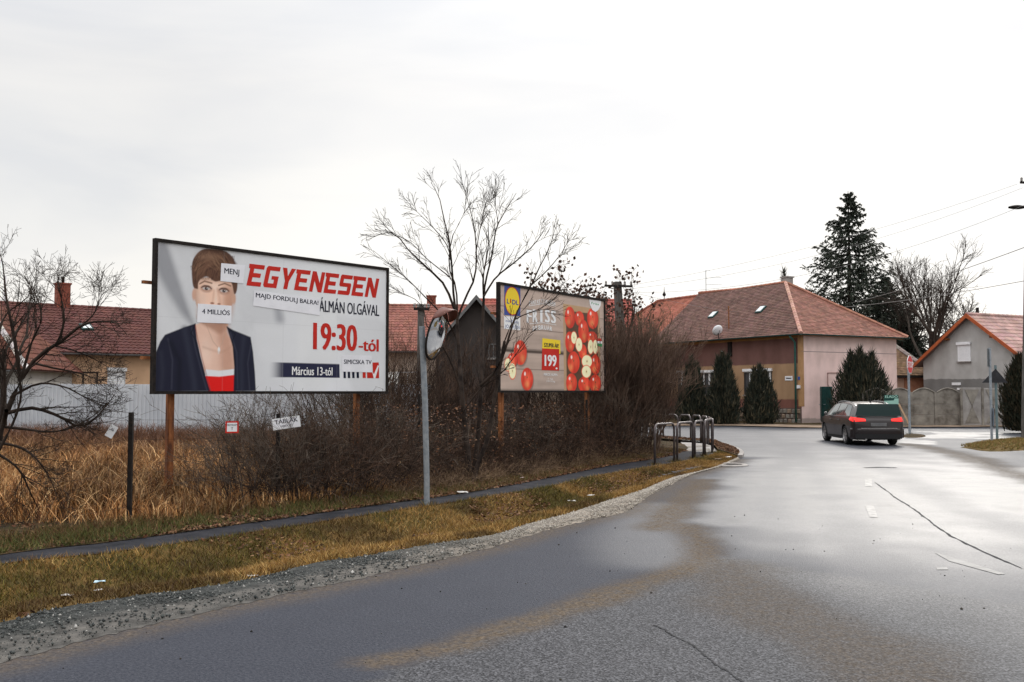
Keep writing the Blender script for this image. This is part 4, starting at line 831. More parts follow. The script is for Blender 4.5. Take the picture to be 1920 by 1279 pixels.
# short hair
A.fill(z1((400,440),(368,425),(358,330),(365,240),(400,180),(450,148),(520,150),(590,160),(645,200),(672,260),(684,340),(680,440),(660,480),(645,410),(628,385),(565,380),(520,385),(470,350),(432,360),(405,390)), (.115,.055,.035), soft=.012)
for q in (((400,330),(440,250),(520,200),(600,200)), ((420,340),(470,270),(560,230),(640,260)), ((385,300),(420,220),(480,175)), ((560,300),(620,260),(660,300))):
    A.stroke(z1(*q), .05, (.24,.125,.075), soft=.04, a=.55)
for q in (((432,355),(470,300),(540,270)), ((380,400),(385,330),(405,280)), ((650,400),(660,330),(640,270)),((500,370),(540,320),(600,290))): A.stroke(z1(*q), .02, (.05,.022,.015), soft=.02, a=.7)
_r = random.Random(5)
for i in range(150):
    t_ = _r.random(); a0 = (430+_r.random()*170, 165+_r.random()*120); sgn = 1 if a0[0] > 470 else -1
    p1_ = (a0[0]+sgn*_r.uniform(20,70), a0[1]+_r.uniform(20,60)); p2_ = (p1_[0]+sgn*_r.uniform(5,45), p1_[1]+_r.uniform(30,80))
    if not (362 < p2_[0] < 678): continue
    if p2_[1] > 350 and 405 < p2_[0] < 640: continue
    c_ = _r.choice([(.05,.022,.014),(.20,.10,.06),(.30,.17,.10),(.09,.042,.026)]); A.stroke(z1(a0, p1_, p2_), .010, c_, soft=.008, a=.55)
for i in range(46):
    x_ = 405+i*5.3; A.stroke(z1((x_+20, 290+_r.random()*30),(x_+_r.uniform(-4,8), 350+_r.uniform(-8,26))), .012, _r.choice([(.07,.03,.02),(.17,.085,.05),(.11,.05,.032)]), soft=.008, a=.7)
A.blob(z1((470,200))[0], .30, .10, (.33,.19,.12), a=.45, soft=.9)
for i in range(70):   # stray ends soften the outline of the hair
    a_ = math.pi*(.02+.96*_r.random()); bx, bz = 522+158*math.cos(a_), 300-150*math.sin(a_); A.stroke(z1((bx,bz),(bx+_r.uniform(-14,14), bz+_r.uniform(-14,10)),(bx+_r.uniform(-16,20), bz+_r.uniform(10,40))), .009, (.09,.045,.03), soft=.009, a=.6)
A.stroke(z1((400,640),(440,685),(500,705),(560,700),(605,660)), .05, (.40,.21,.15), soft=.05, a=.6)
A.stroke(z1((430,860),(500,885),(545,900)), .03, (.55,.32,.23), soft=.03, a=.5); A.stroke(z1((640,850),(590,885),(548,900)), .03, (.55,.32,.23), soft=.03, a=.5)
_k = ((A.p[:,0] > .3)&(A.p[:,0] < 1.9))[:,None]; A.c = np.where(_k, A.c*(1+.10*(vnoise(A.p*7,1,9)-.5))[:,None], A.c)
# top and jacket
A.fill(z1((440,1020),(540,1032),(650,1020),(650,1075),(440,1075)), (.80,.80,.82), smooth=False); A.fill(z1((430,1068),(540,1075),(655,1062),(655,1190),(460,1190)), (.78,.012,.010), smooth=False)
nv = (.013,.014,.032)
A.fill(z1((378,690),(300,715),(160,770),(125,820),(92,900),(78,1180),(475,1180),(440,1060),(410,930),(385,800)), nv, smooth=False, soft=.012)
A.fill(z1((598,712),(650,740),(770,790),(785,900),(795,1040),(800,1182),(640,1182),(648,1000),(640,860),(618,780)), nv, smooth=False, soft=.012)
for q in (((180,800),(210,950),(200,1160)), ((770,850),(745,980),(755,1170)), ((350,720),(372,860),(420,1060),(450,1170)), ((625,760),(668,900),(670,1160))): A.stroke(z1(*q), .02, (.045,.048,.075), soft=.02, a=.8)
A.stroke(z1((376,700),(392,800),(420,940),(450,1060),(478,1175)), .014, (.30,.05,.05), a=.8)
for q, col, w_ in ((((300,730),(330,900),(360,1100),(365,1175)),(.030,.034,.058),.10), (((200,830),(260,960),(250,1170)),(.004,.005,.014),.08), (((720,800),(700,960),(700,1170)),(.030,.034,.058),.07), (((130,900),(140,1040),(125,1170)),(.028,.031,.052),.06)): A.stroke(z1(*q), w_, col, soft=.06, a=.7)
for q in (((376,692),(345,760),(372,800),(440,1060)), ((604,715),(660,770),(640,810),(655,1000))): A.stroke(z1(*q), .014, (.002,.003,.008), soft=.012, a=.9)
# date bar fading in from the left
k = ((1-sm(-.006,.006,A.sd(z1((890,972),(1405,990),(1405,1090),(890,1082)), False)))*sm(z1((890,1000))[0][0], z1((1010,1000))[0][0], X))[:,None]; A.c = A.c*(1-k)+np.array([.020,.022,.055])*k
for i in range(6): xx = z1((250+i*0,500))[0]
A.c *= (1+.07*(vnoise(A.p*2.2, 1, 5)-.5)+.03*(np.random.RandomState(2).rand(len(A.p))-.5))[:,None]
# paper sheet joints
for gx_ in (1.26,2.52,3.78): A.stroke([(gx_,0),(gx_,BH)], .006, (.45,.45,.46), a=.35, soft=.006)
A.stroke([(0,1.19),(BW,1.19)], .006, (.45,.45,.46), a=.35, soft=.006)
sclx = (L1-.1)/BW
A.xs *= sclx; A.p[:,0] *= sclx
poster = A.build('poster', M['print'], Bb1, .05, -.006, 1.76+.05)
def T1(s, name, m, zx, zy, x2, h, **k):
    """letters from zoom position (left, baseline) to x2"""
    p = z1((zx,zy))[0]; q = z1((x2,zy))[0]; o = text(s, name, m, poster, (p[0])*sclx+.05, p[1]+1.76+.05, h, **k)
    w = o.data; xs = [v.co.x for v in w.vertices]; wd = max(xs)-min(xs); o.scale.x = (q[0]-p[0])*sclx/wd; o.location.x -= min(xs)*o.scale.x; return o
def hh(zx, y0, y1): return abs(z1((zx,y0))[0][1]-z1((zx,y1))[0][1])
import itertools
def slab_word(word, name, m, x0, z0, x1, z1_, y, lean):
    """blocky racing capitals for the headline"""
    G_ = {'E': [[(0,0),(1,0),(1,.2),(.3,.2),(.3,.4),(.85,.4),(.85,.6),(.3,.6),(.3,.8),(1,.8),(1,1),(-.12,1),(-.08,.8),(0,.8)]],
          'G': [[(.1,0),(1,0),(1,.55),(.5,.55),(.5,.38),(.7,.38),(.7,.2),(.3,.2),(.3,.8),(1,.8),(1,1),(.1,1),(0,.9),(0,.1)]],
          'Y': [[(.35,0),(.65,0),(.65,.38),(1,1),(.68,1),(.5,.62),(.34,1),(0,1),(.35,.38)]],
          'N': [[(0,0),(.28,0),(.28,.55),(.7,0),(1,0),(1,1),(.72,1),(.72,.45),(.3,1),(0,1)]],
          'S': [[(0,0),(.92,0),(1,.08),(1,.52),(.92,.6),(.3,.6),(.3,.8),(1,.8),(1,1),(.08,1),(0,.92),(0,.48),(.08,.4),(.7,.4),(.7,.2),(0,.2)]]}
    n = len(word); cw = (x1-x0)/n; mb = MB()
    for i, ch in enumerate(word):
        for poly in G_[ch]:
            mb.poly([(x0+cw*i+cw*.86*px_+lean*(pz-.5), y, z0+(z1_-z0)*pz) for px_, pz in poly])
    o = mb.build(name, m, poster); bm = bmesh.new(); bm.from_mesh(o.data); bmesh.ops.triangulate(bm, faces=bm.faces, ngon_method='EAR_CLIP'); bm.to_mesh(o.data); bm.free(); return o
pa, pb = z1((762,415))[0], z1((1705,510))[0]; ta = z1((1718,368))[0]
slab_word('EGYENESEN', 'headline', M['red_ink'], pa[0]*sclx+.05, (pa[1]+pb[1])/2+1.81, pb[0]*sclx+.05, ta[1]+1.81, -.009, .09)
T1('ÁLMÁN OLGÁVAL', 'name_line', M['ink'], 1265, 605, 1702, hh(1500,535,620), y=-.009, thick=.035)
T1('19:30', 'time', M['red_ink'], 1215, 880, 1535, hh(1400,680,880), y=-.009, thick=.055)
T1('-tól', 'time_suffix', M['red_ink'], 1545, 893, 1692, hh(1600,800,893)*1.02, y=-.009, thick=.05)
T1('Március 13-tól', 'date', M['white_ink'], 1060, 1066, 1352, hh(1200,1003,1066), y=-.009, thick=.035)
def rect1(name, m, q, y=-.009, th=0, parent=poster):
    q = z1(*q); b = MB(); pts = [(a*sclx+.05, y, c+1.81) for a, c in q]
    if th: b.prism(pts, (0,-th,0))
    else: b.poly(pts)
    return b.build(name, m, parent)
for x in (1432,1463,1495,1527): rect1('logo_bar', M['navy_ink'], [(x,1045),(x+17,1046),(x+17,1093),(x,1092)])
for x in (1571,): rect1('logo_bar', M['red_ink'], [(x,1045),(x+22,1046),(x+22,1093),(x,1092)])
rect1('logo_square', M['red_ink'], [(1603,1046),(1643,1047),(1690,980),(1690,1095),(1603,1094)]); rect1('logo_square', M['red_ink'], [(1645,980),(1690,980),(1690,1060),(1645,1050)], y=-.0095)
rect1('logo_tick', M['white_ink'], [(1640,1040),(1652,1066),(1682,1000),(1690,1004),(1662,1096),(1650,1096)], y=-.0105)
# pasted paper strips
def strip(q, word, zx, zy, x2, h, rot=0):
    rect1('pasted_strip', M['paper'], q, y=-.012, th=.001); o = T1(word, 'strip_lettering', M['navy_ink'], zx, zy, x2, h, y=-.0145, thick=.02); o.rotation_euler[1] = rot
strip([(568,252),(738,268),(722,400),(560,382)], 'MENJ', 588, 326, 695, hh(640,284,326), .02)
strip([(395,545),(636,562),(632,692),(388,682)], '4 MILLIÓS', 424, 618, 622, hh(500,584,622)*.95, -.005)
strip([(800,450),(1275,512),(1268,634),(790,562)], 'MAJD FORDULJ BALRA!', 810, 500, 1262, hh(900,468,500)*1.05, .033)
strip([(1425,925),(1638,930),(1642,1052),(1420,1045)], 'SIMICSKA TV', 1435, 988, 1636, hh(1500,955,988), -.005)
# ---- second billboard
Bb2 = billboard(P(934,733,21.9), P(1134,733,26.1), 'billboard printed with red apples on wooden boards behind a bare tree', 1.78, [.35,4.35], M['rust'])
L2 = (P(1134,733,26.1)-P(934,733,21.9)).length; s2 = (L2-.1)/BW
Z2 = homography([(165,150),(1150,305),(1150,1140),(175,1138)], [(0,BH),(BW,BH),(BW,0),(0,0)]); z2 = lambda *p: Z2(np.array(p, float))
A = Art(BW, BH, .014); X, Zc = A.p[:,0], A.p[:,1]; wx = vnoise(np.c_[X*.5, Zc*7], 1, 8, 4)
A.c = (np.array([.40,.31,.26])[None]*(.72+.55*wx)[:,None]); rowk = (np.floor(Zc/.47)+.5)
A.c *= (1+.14*((rowk*7.3)%1-.5))[:,None]; A.c *= (1-.55*np.exp(-((Zc%.47-.02)/.012)**2))[:,None]
A.stroke(z2((170,765),(800,800)), .07, (.07,.05,.04), soft=.02)
crate = z2((770,340),(1110,390),(1120,1140),(790,1140)); A.fill(crate, (.09,.05,.03), smooth=False); A.fill(z2((765,330),(1110,385),(1110,430),(765,395)), (.42,.27,.15), smooth=False); A.fill(z2((765,380),(792,385),(800,1140),(775,1140)), (.40,.26,.16), smooth=False); A.fill(z2((1090,400),(1112,402),(1118,1140),(1100,1140)), (.38,.25,.15), smooth=False)
rr = random.Random(3)
def apple(cx, cy, rx, ry, yel=.3):
    q = z2((cx-rx,cy),(cx+rx,cy),(cx,cy-ry),(cx,cy+ry)); c = q.mean(0); ax = (q[1][0]-q[0][0])/2; az = abs(q[2][1]-q[3][1])/2
    A.blob(c+[.02,-.03], ax*1.12, az*1.10, (.07,.03,.02), a=.6, soft=.2); A.blob(c, ax, az, (.60,.035,.022), soft=.07); A.blob(c+[ax*.1,az*.1], ax*.75, az*.72, (.74,.09,.05), a=.7, soft=.8)
    A.blob(c+[ax*rr.uniform(-.5,.5),-az*.45], ax*.5, az*.4, (.80,.42,.16), a=yel, soft=.9); A.blob(c+[-ax*.35,az*.45], ax*.17, az*.2, (.95,.80,.74), a=.85, soft=.6); A.blob(c+[0,az*.15], ax*.10, az*.10, (.16,.07,.03), a=.9, soft=.5)
def half(cx, cy, rx, ry):
    q = z2((cx-rx,cy),(cx+rx,cy),(cx,cy-ry),(cx,cy+ry)); c = q.mean(0); ax = (q[1][0]-q[0][0])/2; az = abs(q[2][1]-q[3][1])/2
    A.blob(c, ax*1.07, az*1.06, (.62,.06,.03), soft=.05); A.blob(c, ax*.95, az*.94, (.86,.78,.50), soft=.08); A.blob(c, ax*.35, az*.5, (.78,.66,.36), a=.7, soft=.6); A.blob(c, ax*.10, az*.18, (.20,.10,.04), soft=.4)
for a in ((830,460,50,105),(920,470,45,72),(1045,470,55,100),(958,590,50,110),(830,690,45,100),(1040,650,50,60),(865,880,58,105),(950,780,40,70),(1070,900,48,95),(845,1070,52,90),(965,1085,58,75),(1068,1075,55,85)): apple(*a)
for a in ((868,650,28,60),(915,715,32,68),(1025,735,27,70),(1070,735,26,70),(990,870,50,62),(985,965,45,60)): half(*a)
for a in ((365,790,62,118),(430,1035,58,108),(290,860,45,70)): apple(*a)
half(250,900,32,62); half(293,960,34,78)
_red = (A.c[:,0] > 2.2*A.c[:,1])[:,None]; A.c = np.where(_red, A.c*(.62+.75*vnoise(np.c_[A.p[:,0]*9, A.p[:,1]*3.5], 1, 44))[:,None]*np.array([1,1.25,1.1]), A.c); A.c *= 1.22*(1+.10*(vnoise(A.p*6,1,3)-.5))[:,None]
A.xs *= s2; A.p[:,0] *= s2
poster = A.build('poster', M['print'], Bb2, .05, -.006, 1.83)
def pz(q): return [(a*s2+.05, c+1.83) for a, c in z2(*q)]
def rect2(name, m, q, y): b = MB(); b.poly([(a, y, c) for a, c in pz(q)]); return b.build(name, m, poster)
def disc2(name, m, cx, cy, rx, ry, y, n=36):
    (x0,c0),(x1,_),(_,c1) = pz([(cx,cy),(cx+rx,cy),(cx,cy-ry)]); b = MB(); b.poly([(x0+(x1-x0)*math.cos(t*2*math.pi/n), y, c0+(c1-c0)*math.sin(t*2*math.pi/n)) for t in range(n)]); return b.build(name, m, poster)
def T2(s, name, m, zx, zy, x2, h, y=-.013, **k):
    (p, q), (p2, _) = pz([(zx,zy),(x2,zy)]); o = text(s, name, m, poster, p, q, h, y=y, **k); xs = [v.co.x for v in o.data.vertices]; o.scale.x = (p2-p)/(max(xs)-min(xs)); o.location.x -= min(xs)*o.scale.x; return o
def h2(x, a, c): q = z2((x,a),(x,c)); return abs(q[0][1]-q[1][1])
rect2('logo_square', mat('blue_ink', (.035,.07,.28), rough=.5), [(208,155),(360,178),(362,450),(210,440)], -.008)
disc2('logo_ring', M['red_ink'], 285,308,70,135,-.009); disc2('logo_disc', M['yellow_ink'], 285,308,65,127,-.010)
blue = mat('logo_blue_ink', (.02,.05,.25), rough=.5); T2('L', 'logo_letter', blue, 233, 330, 256, h2(250,285,330), y=-.011, bold=.04); T2('i', 'logo_letter', M['red_ink'], 262, 325, 275, h2(250,275,318), y=-.011, bold=.03); T2('DL', 'logo_letter', blue, 282, 338, 342, h2(250,290,335), y=-.011, bold=.04)
rect2('slogan_panel', M['white_ink'], [(208,450),(362,460),(362,582),(210,568)], -.008); T2('JÓ ÁRON', 'slogan', blue, 218, 558, 354, h2(250,525,556), y=-.009); T2('minőség', 'slogan', blue, 225, 505, 345, h2(250,478,503), y=-.009)
def arcword(s, name, x0, x1, yb, sag, h, m=M['white_ink'], bold=.0):
    n = len(s)
    for i, ch in enumerate(s):
        t = (i+.5)/n; xx = x0+(x1-x0)*t; w_ = (x1-x0)/n*.86; yy = yb-sag*(1-(2*t-1)**2)
        if ch != ' ': o = T2(ch, name, m, xx-w_/2*(.45 if ch == 'I' else 1), yy, xx+w_/2*(.45 if ch == 'I' else 1), h, thick=.085 if h > .2 else .05)
arcword('FANTASZTIKUSAN', 'caption_letter', 440, 690, 350, 22, h2(500,282,322)); arcword('FRISS', 'headline_letter', 415, 700, 515, 12, h2(560,375,500), bold=0); arcword('FEBRUÁR', 'subheading_letter', 475, 662, 590, 16, h2(560,548,590))
for q in ([(440,520),(570,508),(700,530),(700,534),(570,513),(440,525)], [(440,352),(570,330),(690,352),(690,357),(570,335),(440,357)]): rect2('flourish', M['white_ink'], q, -.012)
rect2('price_banner', M['yellow_ink'], [(570,655),(738,675),(740,800),(726,800),(726,756),(568,752)], -.009); T2('SZUPER ÁR!', 'price_caption', M['ink'], 586, 735, 722, h2(650,697,735), thick=.04)
rect2('price_square', M['red_ink'], [(568,750),(728,758),(728,957),(564,952)], -.010); T2('199', 'price', M['white_ink'], 590, 912, 702, h2(650,805,912), thick=.06); disc2('price_dot', M['white_ink'], 703,936,9,9,-.012,12)
T2('PIROS ALMA', 'product_line', M['white_ink'], 584, 1003, 712, h2(650,978,1003), thick=.03); T2('1 kg', 'product_line', M['white_ink'], 622, 1038, 668, h2(650,1020,1036)); T2('199 Ft/kg', 'product_line', M['white_ink'], 610, 1062, 688, h2(650,1046,1062))
rect2('badge', M['white_ink'], [(1010,290),(1125,306),(1118,350),(1095,392),(1068,408),(1040,388),(1018,340)], -.011); T2('Friss', 'badge_lettering', M['green_ink'], 1032, 335, 1102, h2(1050,312,335))
rect2('origin_tag', M['red_ink'], [(1082,655),(1128,658),(1130,683),(1083,682)], -.0105); rect2('origin_tag', M['white_ink'], [(1083,682),(1130,683),(1131,705),(1084,702)], -.0105); rect2('origin_tag', M['green_ink'], [(1084,702),(1131,705),(1131,735),(1085,725)], -.0105)
# ---------------------------------------------------------------- street furniture
MP = G(800,950); mp = empty('traffic_mirror', MP, 0, 'round convex traffic mirror on a tall galvanised pole by the footpath', 'traffic mirror')
def tl(v): return Vector(v)-MP
top = P(791,612,15.2)
b = MB(); b.tube([(0,0,-.1),(0,0,.4),tl(P(797,760,15.3)),tl(top)], .046, 12); b.build('pole', M['galv'], mp, smooth='auto')
mc = tl(P(819,628,15.22)); mnrm = Vector((.93,-.27,-.26)).normalized()
q = mnrm.to_track_quat('Z','Y')
def placed(mb, name, m, parent, smooth=True): o = mb.build(name, m, parent, smooth=smooth); o.location = mc; o.rotation_mode = 'QUATERNION'; o.rotation_quaternion = q; return o
rad = .40
b = MB(); b.lathe([(rad*math.sin(t)*1.0, .035*math.cos(t*1.0)) for t in [math.pi/2*k/10 for k in range(10, -1, -1)][:-1]]+[(.002,.035)], 40); placed(b, 'mirror_face', mat('mirror_glass', (.86,.88,.9), rough=.03, metal=1), mp)
b = MB(); b.lathe([(rad-.012,-.010),(rad+.004,-.010),(rad+.008,.0),(rad+.004,.012),(rad-.012,.012)], 40); placed(b, 'rim', M['darkmetal'], mp)
b = MB(); b.lathe([(.01,-.05),(.2,-.04),(rad-.02,-.008),(rad-.03,-.012)], 32); placed(b, 'back_shell', M['darkmetal'], mp)
b = MB(); rows = []
up = q.inverted() @ Vector((0,0,1)); a0 = math.atan2(up.y, up.x)
for k in range(17):
    a = a0-1.0+2.0*k/16; e = math.sin(math.pi*k/16)**.5*.17; rows.append([((rad+.035)*math.cos(a),(rad+.035)*math.sin(a),.0),((rad+.04)*math.cos(a),(rad+.04)*math.sin(a),.03+e)])
b.grid(rows); o = placed(b, 'hood', mat('brown_plastic_hood', (.10,.035,.025), (.15,.05,.035), rough=.5), mp); s_ = o.modifiers.new('t','SOLIDIFY'); s_.thickness = .01
b = MB(); b.tube([tl(P(792,640,15.24)), mc-mnrm*.09], .02); b.tube([tl(P(792,655,15.24)), mc-mnrm*.09+Vector((0,0,-.1))], .015); b.build('bracket', M['galv'], mp)
# wire fence with signs
WFE = empty('wire_fence', (0,0,0), 0, 'thin wire fence on dark posts along the far side of the footpath', 'wire fence')
fp = [G(-60,1030), G(242,985), G(520,948), G(785,910), G(937,884), G(1100,868)]; tops = [1.5,1.52,1.45,1.75,1.7,1.6]; 
for p, t_ in zip(fp, tops):
    b = MB(); b.box(p.x-.028,p.x+.028,p.y-.028,p.y+.028,-.05,t_); b.build('post', M['darkmetal'], WFE)
for k, z_ in enumerate((.25,.7,1.15,1.42)):
    b = MB(); pts = []
    for p, p2 in zip(fp, fp[1:]):
        for t in range(6): u_ = t/6; pts.append((p.x+(p2.x-p.x)*u_, p.y+(p2.y-p.y)*u_, z_-.03*math.sin(math.pi*u_)))
    b.tube(pts, .0022, 4); b.build('wire', M['darkmetal'], WFE)
def hung_sign(name, label, cpx, cpy, Y, w, h, rot, yaw=R(50), m=M['white'], border=None, lines=()):
    c = P(cpx, cpy, Y); E = empty(name, c, yaw, label, 'sign'); b = MB(); ca, sa = math.cos(rot), math.sin(rot)
    def rq(x0,x1,z0,z1_): return [(x*ca-z*sa, x*sa+z*ca) for x, z in ((x0,z0),(x1,z0),(x1,z1_),(x0,z1_))]
    b.prism([(x,-.004,z) for x, z in rq(-w/2,w/2,-h/2,h/2)], (0,.008,0)); pl_ = b.build('plate', border or m, E)
    if border: b = MB(); e = .022; b.poly([(x,-.0055,z) for x, z in rq(-w/2+e,w/2-e,-h/2+e,h/2-e)]); b.build('face', m, E)
    for k, ln in enumerate(lines): 
        s__, lx, lz, lh = ln; o = text(s__, 'lettering', M['ink'], E, lx*ca-lz*sa, lx*sa+lz*ca, lh, y=-.0075, rot=-rot, align='CENTER', thick=.02)
    return E
hung_sign('wire_tag', 'small white tag hanging tilted on the wire at the left', 209, 809, 13.25, .10, .17, R(-30), yaw=R(20), lines=[('36',0,.01,.03)])
hung_sign('fence_sign', 'square white notice with red border hung on the wire fence', 435, 801, 14.6, .19, .175, 0, yaw=R(25), border=M['red_ink'], lines=[('FIGYELEM',0,.02,.026),('T',0,-.04,.04)])
hung_sign('fence_sign', 'oblong white notice with black print tilted among the brambles', 537, 793, 15.3, .42, .175, R(8), yaw=R(16), m=M['paper'], border=M['white'], lines=[('TÁBLÁK',0,.0,.07),('HIRDETÉS',0,-.055,.03)])
# hoops by the crossing
def hoop(a, c, h, lab):
    a, c = Vector(a), Vector(c); d = c-a; E = empty('hoop_barrier', a, math.atan2(d.y, d.x), lab, 'barrier', 'steel hoop barriers around the crossing'); L_ = d.length; r = .16
    pts = [(0,0,-.05),(0,0,h-r)]+[(r-r*math.cos(t),0,h-r+r*math.sin(t)) for t in [math.pi/2*k/6 for k in range(1,7)]]+[(L_-r+r*math.sin(t),0,h-r+r*math.cos(t)) for t in [math.pi/2*k/6 for k in range(0,6)]]+[(L_,0,h-r),(L_,0,-.05)]
    b = MB(); b.tube(pts, .029, 10); b.build('tube', M['hoop'], E, smooth=True); return E
for (x0,y0),(x1,y1),lab in (((1228,873),(1264.5,868),'nearest steel hoop, leftmost of the front row by the footpath'), ((1270,867.5),(1299,862),'second steel hoop of the front row along the footpath'), ((1303,861),(1319,856.5),'third steel hoop of the front row along the footpath'), ((1322,856),(1335,850),'fourth steel hoop of the front row, at the tip of the verge')):
    hoop(G(x0,y0), G(x1,y1), 1.0, lab)
for (x0,y0),(x1,y1),lab in (((1244,825),(1271,826),'back row steel hoop nearest the big bush'), ((1275,826.5),(1295,828),'second steel hoop of the back row past the crossing'), ((1299,828.5),(1314,830.5),'third steel hoop of the back row past the crossing'), ((1317,831.5),(1326,834),'fourth steel hoop of the back row past the crossing'), ((1329,836),(1337,845),'steel hoop at the turn joining the two rows')):
    hoop(G(x0,y0), G(x1,y1), .95, lab)
# stop sign
sp0 = G(1706,816); S = empty('stop_sign', sp0, R(51), 'red octagonal stop sign on a grey post past the car', 'sign')
b = MB(); b.tube([(0,0,-.05),(0,0,3.2)], .05, 10); b.build('post', M['galv'], S, smooth='auto')
def octa(r, y0, y1): return [(r*math.cos(R(22.5+45*k)), y0, 2.93+r*math.sin(R(22.5+45*k))) for k in range(8)]
b = MB(); b.prism(octa(.40,-.07,0), (0,.015,0)); o_ = b.build('plate', M['white'], S); b = MB(); b.prism(octa(.375,-.0725,0), (0,.002,0)); b.build('face', mat('sign_red', (.55,.012,.015), rough=.4), S)
text('STOP', 'lettering', M['white_ink'], S, 0, 2.80, .26, y=-.076, sx=.92, thick=.03, align='CENTER')
# sign post group on the right island
g0 = G(1860,831); E = empty('sign_post', g0, R(60), 'grey post with blank sign backs at top and bottom on the grass island', 'sign')
b = MB(); b.tube([(0,0,-.05),(0,0,3.35)], .045, 10); b.build('post', M['galv'], E, smooth='auto')
b = MB(); b.box(-.30,.30,.05,.065,2.68,3.32); b.build('sign_plate', mat('grey_sign_back', (.10,.115,.12), (.16,.18,.19), rough=.5), E, bevel=.01)
b = MB(); b.box(-.22,.22,-.075,-.06,.58,1.22); b.build('sign_plate', mat('blue_grey_sign', (.05,.075,.11), (.08,.11,.15), rough=.4), E, bevel=.01)
g1 = G(1870,829); E = empty('sign_post', g1, R(12), 'grey post carrying a dark triangular sign back on the grass island', 'sign')
b = MB(); b.tube([(0,0,-.05),(0,0,2.75)], .045, 10); b.build('post', mat('teal_grey_post', (.10,.15,.16), (.15,.20,.21), rough=.5), E, smooth='auto')
tri = [(-.62,2.12),(.44,2.12),(-.05,2.62)]; b = MB(); b.prism([(x,-.075,z) for x, z in tri], (0,.02,0)); b.build('sign_plate', mat('black_sign_back', (.015,.015,.018), (.03,.03,.035), rough=.6), E)
# for-sale board
fs = empty('for_sale_board', P(1671,751,49.3), R(0), 'green ELADÓ board fixed behind the car by the concrete fence', 'sign')
b = MB(); b.box(-.36,.36,-.02,.0,-.04,.28); b.build('board', mat('deep_green_board', (.015,.07,.055), rough=.5), fs)
b = MB(); b.poly([(-.36,-.024,-.24),(.36,-.024,-.20),(.36,-.024,.10),(.16,-.024,.10),(.12,-.024,.0),(-.36,-.024,-.02)]); b.build('lower_panel', mat('mint_panel', (.30,.52,.44), rough=.5), fs)
b = MB(); b.box(-.36,.36,-.019,.0,-.27,-.04); b.build('backing', M['darkmetal'], fs); b = MB(); b.tube([(0,.02,-1.3),(0,.02,-.1)], .03); b.build('stake', M['darkmetal'], fs)
text('ELADÓ', 'lettering', mat('mint_letters', (.40,.65,.55), rough=.5), fs, 0, .13, .13, y=-.026, align='CENTER', thick=.03, sx=1.1); text('Tel: 94/512', 'lettering', M['ink'], fs, -.12, .02, .06, y=-.027, align='CENTER')
# leaning plank at the fence
pk = empty('leaning_plank', P(1700,800,50.2)*1, 0, 'bare wooden plank leaning on the concrete fence left of the stop sign', 'plank'); b = MB(); b.prism([(-.38,.1,1.15),(-.30,.1,1.18),(.10,-.35,.0),(.0,-.35,.0)], (.0,.04,.01)); b.build('board', mat('bare_wood', (.30,.19,.11), (.40,.27,.17), scale=4), pk)
# electricity poles, wires, lamp
def conc_pole(px, py, Y, ztop, w0, w1, label, lean=(0,0), arm=.55):
    p = P(px, py, Y); p.z = 0; E = empty('utility_pole', p, R(12), label, 'utility pole'); b = MB(); lx, ly = lean
    b.prism([(-w0,-w0,0),(w0,-w0,0),(w0,w0,0),(-w0,w0,0)], (0,0,.01)); b = MB()
    b.add([(-w0,-w0,0),(w0,-w0,0),(w0,w0,0),(-w0,w0,0),(-w1+lx,-w1+ly,ztop),(w1+lx,-w1+ly,ztop),(w1+lx,w1+ly,ztop),(-w1+lx,w1+ly,ztop)], [(0,3,2,1),(4,5,6,7),(0,1,5,4),(1,2,6,5),(2,3,7,6),(3,0,4,7)]); b.build('pole', M['polec'], E, bevel=.03)
    if arm:
        b = MB(); b.box(lx-arm,lx+arm,ly-w1-.06,ly-w1-.002,ztop-.22,ztop-.14); a_ = b.build('cross_arm', M['darkmetal'], E)
        for xx in (-arm*.9,-arm*.45,arm*.45,arm*.9): b = MB(); b.lathe([(.02,0),(.05,.03),(.035,.07),(.05,.1),(.02,.15)], 8, o=(lx+xx,ly-w1-.03,ztop-.14)); b.build('insulator', M['concrete2'], a_)
    return E
M['polec'] = mat('old_pole', (.055,.05,.045), (.13,.12,.11), rough=.9, scale=3, stretch=(4,4,.6))
conc_pole(1176,640,37,5.95,.19,.13,'weathered pole with insulators right of the apple billboard', lean=(-.38,0))
conc_pole(789,640,33,4.75,.14,.10,'short grey pole with a small crossarm behind the traffic mirror', arm=.26)
c_ = COL.objects
conc_pole(1923,700,35.6,9.6,.16,.12,'tall brown pole cut by the right edge, carrying the street lamp', lean=(.42,0))
lampb = P(1931,388,35.6)
SL = empty('street_lamp', P(1926,392,35.45), R(0), 'dark street lamp head reaching in at the right edge', 'street lamp')
b = MB(); b.tube([(0,.0,-.2),(.02,0,.02),(-.12,0,.10)], .035, 8); b.build('arm', M['darkmetal'], SL, smooth=True)
b = MB(); n_ = 10; rows = []
for k in range(n_+1):
    t = k/n_; x_ = -.66+.62*t; w_ = .13*math.sin(math.pi*min(1,t*.8+.12))**.6; hgt = .095*math.sin(math.pi*min(.95,t*.75+.15)); rows.append([(x_,w_*math.cos(a),hgt*math.sin(a)*(.9 if math.sin(a) > 0 else .75)+.06) for a in [2*math.pi*j/14 for j in range(15)]])
b.grid(rows); b.build('housing', M['darkmetal'], SL, smooth=True); b = MB(); b.lathe([(.01,-.05),(.07,-.035),(.10,.0)], 14, o=(-.42,0,.04)); b.build('lens', mat('lamp_lens', (.25,.24,.22), rough=.2), SL, smooth=True)
